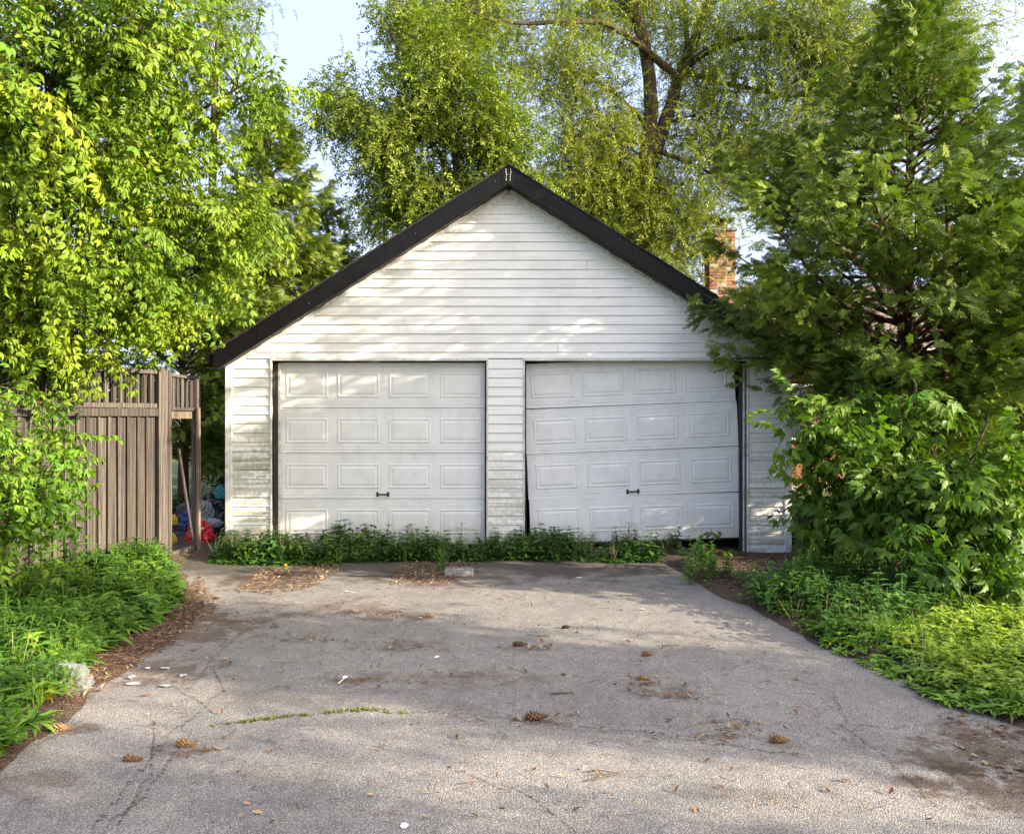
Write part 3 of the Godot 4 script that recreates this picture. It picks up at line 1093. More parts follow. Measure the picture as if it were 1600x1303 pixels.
	for s in [-1.0, 1.0]:
		var ang: float = -s * atan(SLOPE)
		var sl := span / cos(ang)
		b = MB.new()
		var bs := Basis(Vector3(0, 0, 1), ang)
		var c := Vector3(MIDX + s * span / 2, 4.57 - SLOPE * span / 2, mid_z - 0.01)
		b.box(Transform3D(bs, c), Vector3(sl, 0.04, len_z - 0.05), 0.0)
		part("roof_deck", b, M.sheathing, g)
		# shingle courses, each lapped over the one below
		var cn := 27
		for k in cn:
			b = MB.new()
			var dd := (k + 0.5) / cn * sl
			var p := Vector3(MIDX + s * dd * cos(ang), 4.60 - SLOPE * dd * cos(ang) + 0.012, mid_z + R(-0.006, 0.014))
			b.box(Transform3D(Basis(Vector3(0, 0, 1), ang + s * 0.05), p), Vector3(sl / cn + 0.03, 0.014, len_z + 0.03), 0.003)
			part("shingle_course", b, M.shingle, g)
		# black metal fascia along the rake, in lengths with lapped joints
		var joints := [0.0, 1.45, 2.95, span]
		for k in 3:
			b = MB.new()
			var xa: float = joints[k] + (0.002 if k > 0 else 0.0)
			var xb: float = joints[k + 1]
			var zz := over + (0.002 if k == 1 else 0.0)
			var q := []
			for e in [[xa, 0], [xb, 0], [xb, 1], [xa, 1]]:
				var x: float = MIDX + s * e[0]
				var yy: float = (4.385 if e[1] == 0 else 4.605) - SLOPE * e[0]
				q.push_back(Vector3(x, yy, zz))
			if s < 0: q = [q[1], q[0], q[3], q[2]]
			var back := Vector3(0, 0, -0.022)
			b.quad(q[0], q[1], q[2], q[3])
			b.quad(q[1] + back, q[0] + back, q[3] + back, q[2] + back)
			for e in 4: b.quad(q[e] + back, q[(e + 1) % 4] + back, q[(e + 1) % 4], q[e])
			# hemmed lower lip
			var lip := Vector3(0, -0.012, -0.016)
			b.quad(q[0] + lip, q[1] + lip, q[1], q[0])
			part("rake_fascia", b, M.black_metal, g)
		b = MB.new()
		var n0 := Vector3(MIDX, 4.40, 0)
		var e0 := Vector3(MIDX + s * span, 4.40 - SLOPE * span, 0)
		var f0 := Vector3(0, 0, over - 0.024)
		var w0 := Vector3(0, 0, -0.004)
		var th := Vector3(0, 0.02, 0)
		if s > 0:
			b.quad(n0 + f0, n0 + w0, e0 + w0, e0 + f0)
			b.quad(n0 + f0 + th, e0 + f0 + th, e0 + w0 + th, n0 + w0 + th)
		else:
			b.quad(n0 + w0, n0 + f0, e0 + f0, e0 + w0)
			b.quad(n0 + f0 + th, n0 + w0 + th, e0 + w0 + th, e0 + f0 + th)
		part("soffit", b, M.soffit, g)
		# little blocks of the vented soffit strip that show below the fascia
		b = MB.new()
		var nb := 12
		for k in nb:
			var dd := 0.25 + k * 0.25
			b.box(Transform3D(bs, Vector3(MIDX + s * dd, 4.394 - SLOPE * dd, over * 0.45)), Vector3(0.085, 0.010, over * 0.8), 0.002)
		stuff(part("soffit_vent", b, M.soffit, g))
		# white frieze that follows the rake on the wall
		b = MB.new()
		var sx: float = XL if s < 0 else XR
		var run := absf(sx - MIDX)
		var ln := run / cos(ang)
		b.box(Transform3D(bs, Vector3(MIDX + s * run / 2, APEX_Y - 0.040 - SLOPE * run / 2, 0.010)), Vector3(ln - 0.03, 0.046, 0.03), 0.005)
		part("rake_trim", b, M.trim, g)
		# gutter and eave fascia along the side
		b = MB.new()
		b.box(Transform3D(Basis(), Vector3(MIDX + s * (span - 0.02), 2.30, mid_z)), Vector3(0.03, 0.13, len_z - 0.04), 0.004)
		b.box(Transform3D(Basis(), Vector3(MIDX + s * (span - 0.11), 2.245, mid_z - 0.13)), Vector3(0.18, 0.012, len_z - 0.3), 0.0)
		part("eave_fascia", b, M.black_metal, g)
		b = MB.new()
		var gx: float = MIDX + s * (span + 0.055)
		var gp := [[-0.05, 0.05], [-0.05, -0.05], [0.02, -0.05], [0.05, -0.01], [0.05, 0.05]]
		for k in gp.size() - 1:
			var p0 := Vector3(gx + s * gp[k][0], 2.335 + gp[k][1], over - 0.02)
			var p1 := Vector3(gx + s * gp[k + 1][0], 2.335 + gp[k + 1][1], over - 0.02)
			var zb := Vector3(0, 0, -len_z + 0.06)
			b.quad(p0, p1, p1 + zb, p0 + zb)
		b.quad(Vector3(gx - s * 0.05, 2.385, over - 0.02), Vector3(gx - s * 0.05, 2.285, over - 0.02), Vector3(gx + s * 0.02, 2.285, over - 0.02), Vector3(gx + s * 0.05, 2.385, over - 0.02))
		part("gutter", b, M.black_metal, g)
	# cap where the two fascias meet, with two lines of old sealant
	b = MB.new()
	var capw := 0.075
	var cz := over + 0.004
	b.quad(Vector3(MIDX - capw, 4.385 - SLOPE * capw, cz), Vector3(MIDX, 4.385, cz), Vector3(MIDX, 4.606, cz), Vector3(MIDX - capw, 4.606 - SLOPE * capw, cz))
	b.quad(Vector3(MIDX, 4.385, cz), Vector3(MIDX + capw, 4.385 - SLOPE * capw, cz), Vector3(MIDX + capw, 4.606 - SLOPE * capw, cz), Vector3(MIDX, 4.606, cz))
	part("fascia_cap", b, M.black_metal, g)
	b = MB.new()
	for s in [-0.03, 0.022]:
		for k in 5:
			b.box(Transform3D(Basis(Vector3(0, 0, 1), N(0.08)), Vector3(MIDX + s + N(0.003), 4.43 + k * 0.03, cz + 0.003)), Vector3(0.006, R(0.008, 0.03), 0.004), 0.001)
	part("sealant", b, M.trim, g)
	b = MB.new()
	for p in [[-0.16, 4.41], [0.12, 4.42], [-2.35, 2.98], [-1.1, 3.8], [1.3, 3.72], [2.4, 3.02], [-0.02, 4.50]]:
		b.box(Transform3D(Basis(), Vector3(p[0] + MIDX, p[1], over + 0.004)), Vector3(0.014, 0.014, 0.006), 0.002)
	part("screw", b, M.black_paint, g)

# ------------------------------------------------------------------ fence and gate
func plank(parent: Node3D, called: String, size: Vector3, pos: Vector3, m: Material, tilt := 0.0, bev := 0.003) -> void:
	var b := MB.new()
	b.box(Transform3D(Basis(Vector3(0, 0, 1), tilt), pos), size, bev)
	part(called, b, m, parent)

func wood() -> Material:
	return [M.wood_0, M.wood_1, M.wood_2][rng.randi() % 3]

func build_fence() -> void:
	rng.seed = 200
	var f := thing("board_fence", "weathered grey board and batten fence with slatted top beside the drive", "fence", Vector3(-4.0, 0, -9.47))
	f.rotation.y = atan2(-0.895, -0.445)
	var m: Array = [M.wood_0, M.wood_1, M.wood_2]
	plank(f, "post", Vector3(0.10, 2.24, 0.10), Vector3(-0.01, 1.10, 0.0), M.wood_1, 0.0, 0.006)
	plank(f, "post", Vector3(0.045, 2.2, 0.07), Vector3(0.065, 1.08, -0.035), M.wood_1)
	plank(f, "post", Vector3(0.035, 2.19, 0.06), Vector3(-0.078, 1.08, -0.022), M.wood_0)
	plank(f, "post", Vector3(0.10, 2.2, 0.10), Vector3(2.2, 1.07, 0.06), M.wood_2)
	plank(f, "post", Vector3(0.10, 2.2, 0.10), Vector3(3.4, 1.07, 0.06), M.wood_2)
	var L := 3.5
	for k in 28:
		var x := 0.15 + k * 0.122
		var top := 1.735
		var bot := 0.02 + R(0, 0.05)
		plank(f, "board", Vector3(0.117, top - bot, 0.019), Vector3(x, (top + bot) / 2, -0.002 + N(0.002)), m[rng.randi() % 3], N(0.003))
		if k > 0:
			bot = R(0.02, 0.06)
			plank(f, "batten", Vector3(R(0.030, 0.042), top - bot - 0.004, 0.020), Vector3(x - 0.061 + N(0.004), (top + bot) / 2, -0.026), m[(rng.randi() % 2)], N(0.002))
	plank(f, "rail", Vector3(L, 0.055, 0.085), Vector3(L / 2 + 0.09, 1.775, -0.012), M.wood_1, 0.0, 0.006)
	plank(f, "rail", Vector3(L, 0.085, 0.024), Vector3(L / 2 + 0.09, 1.700, -0.049), M.wood_0, 0.0, 0.004)
	plank(f, "rail", Vector3(L, 0.045, 0.085), Vector3(L / 2 + 0.09, 2.155, -0.012), M.wood_1, 0.0, 0.005)
	for k in 70:
		var x := 0.11 + k * 0.049
		plank(f, "slat", Vector3(0.024 + N(0.002), 0.33, 0.018), Vector3(x + N(0.003), 1.968, 0.0 if k % 2 == 0 else -0.026), m[rng.randi() % 3], N(0.006), 0.002)
	for k in 35:
		var x := 0.13 + k * 0.098
		plank(f, "slat", Vector3(0.045, 0.33, 0.012), Vector3(x, 1.968, 0.022), m[2], N(0.006), 0.002)

	var g := thing("gate_frame", "narrow weathered wooden gate frame with slatted head and loose diagonal brace", "gate", Vector3(-3.965, 0, -9.52))
	g.rotation.y = atan2(0.985, 0.17)   # local x runs away from the camera
	plank(g, "post", Vector3(0.055, 2.12, 0.055), Vector3(0.055, 1.06, 0.0), M.wood_1)
	plank(g, "post", Vector3(0.075, 2.11, 0.085), Vector3(0.60, 1.055, 0.02), M.wood_1, 0.006, 0.005)
	plank(g, "post", Vector3(0.05, 1.76, 0.035), Vector3(0.545, 0.88, 0.085), M.wood_pale, 0.004)
	plank(g, "top_rail", Vector3(0.62, 0.035, 0.06), Vector3(0.33, 2.125, 0.01), M.wood_1, -0.03)
	plank(g, "lower_rail", Vector3(0.60, 0.035, 0.06), Vector3(0.33, 1.742, 0.01), M.wood_0, -0.01)
	plank(g, "header", Vector3(0.5, 0.085, 0.02), Vector3(0.31, 1.672, 0.0), M.wood_pale)
	for k in 12:
		plank(g, "slat", Vector3(0.026, 0.37, 0.014), Vector3(0.075 + k * 0.046, 1.93, 0.012 * (k % 2)), m[rng.randi() % 3], N(0.008), 0.002)
	plank(g, "brace", Vector3(0.035, 1.15, 0.022), Vector3(0.36, 0.72, 0.03), M.wood_0, 0.26)
	plank(g, "sill", Vector3(0.56, 0.09, 0.05), Vector3(0.32, 0.05, 0.02), M.wood_1)

# ------------------------------------------------------------------ rubbish
func lump(r: Vector3, sd: int, crumple: float, freq: float, flat_foot := true) -> MB:
	# a crumpled bag: a sphere pushed about by ridged noise
	var f := noise(freq, sd, 3)
	f.fractal_type = FastNoiseLite.FRACTAL_RIDGED
	var b := MB.new()
	var nu := 40
	var nv := 24
	var g: Array = []
	for j in nv + 1:
		var rowp := PackedVector3Array()
		for i in nu:
			var th := PI * j / nv
			var ph := TAU * i / nu
			var d := Vector3(sin(th) * cos(ph), cos(th), sin(th) * sin(ph))
			var k := 1.0 + crumple * f.get_noise_3dv(d * 2.0)
			var p := d * r * k
			if flat_foot: p.y = maxf(p.y, -r.y * 0.62) + r.y * 0.62
			rowp.push_back(p)
		g.push_back(rowp)
	for j in nv:
		for i in nu:
			var i2 := (i + 1) % nu
			b.quad(g[j][i], g[j][i2], g[j + 1][i2], g[j + 1][i])
	return b

func bag(called: String, label: String, cat: String, pos: Vector3, r: Vector3, m: Material, sd: int, crumple := 0.3, freq := 1.2) -> Node3D:
	var o := part(called, lump(r, sd, crumple, freq), m, self)
	o.position = pos
	tag(o, label, cat)
	return o

func build_rubbish() -> void:
	rng.seed = 300
	var red := mat("red_bag", lin(0.62, 0.018, 0.03), 0.42)
	var blue := mat("blue_bag", lin(0.015, 0.04, 0.25), 0.4)
	var teal := mat("teal_bag", lin(0.03, 0.22, 0.26), 0.45)
	var black := mat("black_bag", lin(0.012, 0.013, 0.018), 0.28)
	var yel := mat("yellow_plastic", lin(0.55, 0.42, 0.03), 0.5)
	var clear := mat("clear_plastic", lin(0.36, 0.38, 0.40), 0.25)
	clear.transparency = BaseMaterial3D.TRANSPARENCY_ALPHA
	clear.albedo_color.a = 0.62
	var grey := mat("grey_cloth", lin(0.28, 0.29, 0.31), 0.8)
	var t := thing("red_shopping_bag", "bulging red shopping bag with loop handles, beside the gate post", "bag", at(312, 856, 10.75))
	t.position.y = 0.02
	part("body", lump(Vector3(0.155, 0.15, 0.11), 5, 0.34, 0.9), red, t)
	for s in [-1.0, 1.0]:
		var hb := MB.new()
		var pts: Array = []
		for k in 7:
			var a := PI * k / 6.0
			pts.push_back(Vector3(0.02 + 0.065 * cos(a), 0.22 + 0.05 * sin(a) - 0.02 * s, 0.05 * s + 0.02))
		limb(hb, pts, 0.009, 0.009, 5)
		part("handle", hb, red, t)
	var lb := MB.new()
	lb.box(Transform3D(Basis(Vector3.UP, 0.1), Vector3(0.07, 0.205, 0.112)), Vector3(0.045, 0.022, 0.006), 0.002)
	part("tag", lb, M.white_plastic, t)
	bag("blue_bag", "blue plastic bag behind the gate post, left of the black bag", "bag", Vector3(at(299, 810, 11.1).x, 0.16, -11.1), Vector3(0.11, 0.16, 0.12), blue, 6)
	bag("clear_bag", "greyish clear plastic bag on the heap, below the black bag", "bag", Vector3(at(313, 800, 11.0).x, 0.30, -11.05), Vector3(0.13, 0.13, 0.12), clear, 7, 0.4)
	bag("black_rubbish_bag", "shiny black rubbish bag on top of the heap beside garage wall", "bag", Vector3(at(335, 800, 11.2).x, 0.30, -11.3), Vector3(0.2, 0.2, 0.18), black, 8, 0.3)
	bag("teal_bag", "teal plastic bag topmost on the heap, against the garage wall", "bag", Vector3(at(345, 780, 11.2).x, 0.56, -11.15), Vector3(0.055, 0.10, 0.055), teal, 9, 0.35)
	bag("grey_cloth", "pale grey cloth lying between the red bag and the black bag", "cloth", Vector3(at(322, 822, 10.95).x, 0.21, -10.95), Vector3(0.17, 0.06, 0.1), grey, 10, 0.5)
	bag("white_cup", "small white lump of rubbish on the crest of heap", "rubbish", Vector3(at(337, 782, 11.2).x, 0.58, -11.25), Vector3(0.045, 0.045, 0.045), M.white_plastic, 11, 0.2)
	bag("rubbish_heap", "low dark heap of mixed rubbish under the coloured bags", "rubbish", Vector3(at(322, 840, 11.3).x, -0.02, -11.4), Vector3(0.42, 0.30, 0.35), mat("dark_rubbish", lin(0.06, 0.055, 0.055), 0.8), 12, 0.45, 1.8)
	bag("yellow_bag", "yellow plastic bag seen through the gate frame, upper of two", "bag", Vector3(at(265, 815, 10.7).x, 0.26, -10.75), Vector3(0.06, 0.075, 0.06), yel, 13, 0.35)
	bag("yellow_bag", "yellow plastic bag seen through the gate frame, lower of two", "bag", Vector3(at(266, 838, 10.6).x, 0.03, -10.6), Vector3(0.065, 0.08, 0.06), yel, 14, 0.35)
	# litter on the drive
	var sp := thing("plastic_spoon", "white plastic spoon lying on the asphalt in mid drive", "spoon", gr(534, 1066, 0.006))
	var sb := MB.new()
	limb(sb, [Vector3(-0.012, 0.004, 0.055), Vector3(0.0, 0.008, 0.01), Vector3(0.006, 0.006, -0.03)], 0.0045, 0.004, 6)
	part("handle", sb, M.white_plastic, sp)
	sb = MB.new()
	for k in 12:
		var a0 := TAU * k / 12.0
		var a1 := TAU * (k + 1) / 12.0
		var p0 := Vector3(0.010 + 0.017 * cos(a0), 0.010, -0.052 + 0.026 * sin(a0))
		var p1 := Vector3(0.010 + 0.017 * cos(a1), 0.010, -0.052 + 0.026 * sin(a1))
		sb.tri(Vector3(0.01, 0.003, -0.052), p1, p0)
		sb.quad(p0, p1, p1 + Vector3(0, 0.0015, 0), p0 + Vector3(0, 0.0015, 0))
		sb.tri(Vector3(0.01, 0.0045, -0.052), p0 + Vector3(0, 0.0015, 0), p1 + Vector3(0, 0.0015, 0))
	part("bowl", sb, M.white_plastic, sp)
	var film := mat("clear_film", lin(0.40, 0.44, 0.38), 0.12)
	film.transparency = BaseMaterial3D.TRANSPARENCY_ALPHA
	film.albedo_color.a = 0.13
	bag("plastic_film_bag", "crumpled clear plastic bag among the weeds at the drive edge", "bag", gr(98, 1086, 0.02), Vector3(0.12, 0.085, 0.08), film, 21, 0.75, 1.6)
	var shard := mat("pale_film", lin(0.40, 0.42, 0.40), 0.3)
	var spots := [[208, 1070, 0.055, 0.02, "torn scrap of pale film on brown litter, left of a pair"], [255, 1073, 0.055, 0.018, "torn scrap of pale film on brown litter, right of a pair"], [205, 1060, 0.035, 0.02, "small pale scrap just above the left film scrap"],
		[257, 1046, 0.04, 0.012, "flat white paper sliver on asphalt above the film scraps"], [286, 1057, 0.024, 0.014, "small white chip rightmost of the scraps by left weeds"], [230, 1046, 0.02, 0.008, "tiny white chip left of the paper sliver"], [191, 1025, 0.026, 0.014, "white scrap at the edge of left weeds, highest of the scraps"],
		[271, 911, 0.05, 0.01, "white paper strip beside the weeds near the gate"], [682, 1028, 0.025, 0.016, "small white crumpled paper on mid drive right of the spoon"], [988, 1294, 0.0, 0.0, ""], [632, 1293, 0.024, 0.014, "white pebble sized scrap at bottom of the drive"], [905, 904, 0.05, 0.008, "thin white strip on damp asphalt near right door"], [548, 926, 0.075, 0.006, "pale flat stick on asphalt below the weeds of left door"], [1064, 1040, 0.0, 0.0, ""]]
	for s in spots:
		if s[2] <= 0.0: continue
		var b := MB.new()
		var c := Vector3.ZERO
		var n := 7
		for k in n:
			var a0 := TAU * k / n
			var a1 := TAU * (k + 1) / n
			var w0: float = 0.6 + 0.4 * fposmod(sin(k * 12.9 + s[0]) * 43.7, 1.0)
			var w1: float = 0.6 + 0.4 * fposmod(sin(((k + 1) % n) * 12.9 + s[0]) * 43.7, 1.0)
			var y0 := 0.001 + 0.010 * fposmod(sin(k * 7.1 + s[1]) * 13.7, 1.0)
			var y1 := 0.001 + 0.010 * fposmod(sin(((k + 1) % n) * 7.1 + s[1]) * 13.7, 1.0)
			b.tri(c + Vector3(0, 0.004, 0), Vector3(cos(a1) * s[2] * w1, y1, sin(a1) * s[3] * w1 * 2.0), Vector3(cos(a0) * s[2] * w0, y0, sin(a0) * s[3] * w0 * 2.0))
		var o := part("paper_scrap", b, shard if s[4].contains("film") else M.white_plastic, self)
		o.transform = Transform3D(Basis(Vector3.UP, R(-0.4, 0.4)), gr(s[0], s[1], 0.004))
		tag(o, s[4], "litter")
	var ct := thing("food_carton", "squashed white food carton with its lid open, under the door weeds", "carton", gr(527, 872, 0.0))
	var cb := MB.new()
	cb.box(Transform3D(Basis(Vector3(1, 0, 0), 0.5), Vector3(0.005, 0.085, -0.02)), Vector3(0.13, 0.005, 0.075), 0.002)
	part("lid", cb, M.white_plastic, ct)
	cb = MB.new()
	cb.box(Transform3D(Basis(), Vector3(0, 0.03, 0.0)), Vector3(0.15, 0.006, 0.10), 0.002)
	for s in [-1.0, 1.0]:
		cb.box(Transform3D(Basis(Vector3(0, 0, 1), s * 0.5), Vector3(s * 0.078, 0.045, 0)), Vector3(0.005, 0.036, 0.1), 0.002)
		cb.box(Transform3D(Basis(Vector3(1, 0, 0), -s * 0.5), Vector3(0, 0.045, s * 0.052)), Vector3(0.14, 0.036, 0.005), 0.002)
	part("tray", cb, M.white_plastic, ct)
	var rw := MB.new()
	rw.box(Transform3D(Basis(Vector3.UP, 0.12), Vector3(0, 0.014, 0)), Vector3(0.15, 0.022, 0.07), 0.006)
	rw.box(Transform3D(Basis(Vector3(0, 0, 1), 0.3), Vector3(0.06, 0.03, 0)), Vector3(0.05, 0.004, 0.05), 0.001)
	var ro := part("red_wrapper", rw, mat("red_wrapper", lin(0.50, 0.06, 0.07), 0.4), self)
	ro.position = gr(546, 875, 0.004)
	tag(ro, "flattened red wrapper on the ground right of the white carton", "wrapper")
	# paver with worn raised marks
	var pv := thing("stone_paver", "pale grey rectangular paver with raised border and worn marks", "paver", gr(717, 898, 0.0))
	pv.rotation = Vector3(0.05, 0.06, 0.02)
	var pb := MB.new()
	pb.box(Transform3D(Basis(), Vector3(0, 0.025, 0)), Vector3(0.30, 0.05, 0.22), 0.010)
	part("slab", pb, M.concrete, pv)
	pb = MB.new()
	for s in [-1.0, 1.0]:
		pb.box(Transform3D(Basis(), Vector3(s * 0.135, 0.053, 0)), Vector3(0.012, 0.010, 0.19), 0.003)
		pb.box(Transform3D(Basis(), Vector3(0, 0.053, s * 0.096)), Vector3(0.256, 0.010, 0.010), 0.003)
	part("border", pb, M.concrete, pv)
	pb = MB.new()
	for s in [[-0.10, 0, 0.25], [-0.075, 0.02, -0.7], [-0.07, -0.02, 0.7], [-0.03, 0.02, 1.3], [0.0, -0.01, -1.1], [0.03, 0.015, 1.2], [0.045, -0.02, -0.9], [0.08, 0, 0.05], [0.108, 0, 0.0]]:
		pb.box(Transform3D(Basis(Vector3.UP, s[2]), Vector3(s[0], 0.0525, s[1])), Vector3(0.010, 0.009, 0.12 if absf(s[2]) < 0.3 else 0.055), 0.003)
	part("raised_marks", pb, M.concrete, pv)
	# brick under the lifted door
	var bb := MB.new()
	bb.col = Color(0.42, 0.13, 0.06)
	bb.box(Transform3D(Basis(Vector3.UP, 0.5), Vector3(0, 0.032, 0)), Vector3(0.20, 0.062, 0.10), 0.006)
	var bo := part("loose_brick", bb, M.brick, self)
	bo.position = gr(1118, 868, 0.0)
	tag(bo, "loose orange red brick lying before the lifted foot of right door", "brick")
	# spruce cones
	rng.seed = 310
	var cones := [[885, 982, 0.07, 0.4, 0, "dark short cone, farthest of the cones on right half of drive"], [812, 1010, 0.10, 0.05, 1, "brown cone with a flattened tan tail, in mid drive"], [1012, 1025, 0.085, 0.1, 2, "tan cone above another cone on the right of drive"], [1006, 1063, 0.08, -0.3, 2, "brown cone with a small twig below it, right of mid drive"],
		[837, 1125, 0.115, 0.05, 1, "long brown cone lying on the crack across the drive"], [1218, 1160, 0.095, -0.1, 2, "pale tan cone, rightmost on the drive"], [290, 1167, 0.10, -0.15, 2, "orange brown cone on the lower left of drive"], [207, 1190, 0.09, -0.1, 1, "dark brown cone nearest the lower left corner"], [95, 1142, 0.10, 0.1, 2, "brown cone on a dark stain beside the left weeds"], [672, 964, 0.075, 0.2, 2, "small tan cone in the upper middle of drive"], [338, 936, 0.05, 0.2, 0, "small dark cone on asphalt below the left weeds near gate"]]
	for s in cones:
		var b := MB.new()
		var ln: float = s[2]
		var rad := ln * 0.21
		var base_c: Color = [Color(0.035, 0.02, 0.014), Color(0.13, 0.07, 0.035), Color(0.27, 0.155, 0.07)][s[4]]
		b.col = Color(base_c.r * 0.5, base_c.g * 0.5, base_c.b * 0.5)
		b.tube(PackedVector3Array([Vector3(-ln / 2, 0, 0), Vector3(-ln * 0.3, 0, 0), Vector3(0, 0, 0), Vector3(ln * 0.35, 0, 0), Vector3(ln / 2, 0, 0)]), PackedFloat32Array([rad * 0.3, rad * 0.72, rad * 0.75, rad * 0.5, rad * 0.1]), 8)
		for k in 70:
			var q := (k + 0.5) / 70.0
			var rr := rad * (0.9 * sin(PI * pow(q, 0.7) * 0.92 + 0.2) + 0.1)
			var a := k * 2.39996
			var o := Vector3(0, cos(a), sin(a))
			var sd := Vector3(0, -sin(a), cos(a)) * rad * 0.42
			var p := Vector3(lerpf(-ln / 2, ln / 2, q), 0, 0)
			var v := R(0.6, 1.3)
			b.col = Color(base_c.r * v, base_c.g * v, base_c.b * v)
			var tip := p + o * rr * R(1.05, 1.3) + Vector3(-ln * 0.02, 0, 0)
			var inn := p + o * rr * 0.55 + Vector3(ln * 0.09, 0, 0)
			b.quad(inn - sd * 0.6, inn + sd * 0.6, tip + sd * 0.7, tip - sd * 0.7)
			b.tri(tip - sd * 0.7, tip + sd * 0.7, tip + o * rad * 0.1 + Vector3(-ln * 0.05, 0, 0))
		var o2 := part("spruce_cone", b, M.cone, self)
		o2.transform = Transform3D(Basis(Vector3.UP, s[3]), gr(s[0], s[1], rad * 0.8))
		tag(o2, s[5], "cone", "spruce cones on the asphalt")
	# twigs
	var tw := [[545, 958, "forked dead twig on the asphalt, left of mid drive"], [615, 958, "dead twig on the asphalt right of the forked twig"], [880, 1083, "thin green twig lying left of the brown cone"], [840, 995, "short dark twig by the farthest dark cone"], [935, 1213, "curled dark twig low on the drive"], [655, 1012, "small broken twig right of mid drive litter"], [1040, 1010, "fine dark twig right of the upper tan cone"]]
	for s in tw:
		var b := MB.new()
		b.col = Color(0.10, 0.075, 0.05)
		var a := R(-0.5, 0.5)
		for k in 3:
			var dv := Vector3(cos(a + N(0.5)), 0, sin(a + N(0.5)) * 0.8)
			var st := N3(0.02) * Vector3(1, 0, 1)
			limb(b, [st - dv * R(0.04, 0.09) + Vector3(0, 0.005, 0), st + Vector3(0, 0.009, N(0.01)), st + dv * R(0.04, 0.1) + Vector3(0, 0.006, N(0.01))], 0.004, 0.0015, 5)
		var o := part("dead_twig", b, M.litter, self)
		o.position = gr(s[0], s[1], 0.002)
		tag(o, s[2], "twig")
	var db := MB.new()
	db.col = Color(0.52, 0.42, 0.29)
	limb(db, [Vector3(-0.14, 0.05, 0.0), Vector3(0.0, 0.08, 0.0), Vector3(0.13, 0.17, -0.02)], 0.016, 0.010, 7)
	var dob := part("bare_stick", db, M.litter, self)
	dob.position = at(2, 926, 6.6)
	tag(dob, "pale barkless stick poking from the weeds at left edge", "stick")

# ------------------------------------------------------------------ the house behind
func brick_col() -> Color:
	var v := R(0.75, 1.2)
	return Color(0.29 * v, R(0.095, 0.125) * v, R(0.05, 0.068) * v)

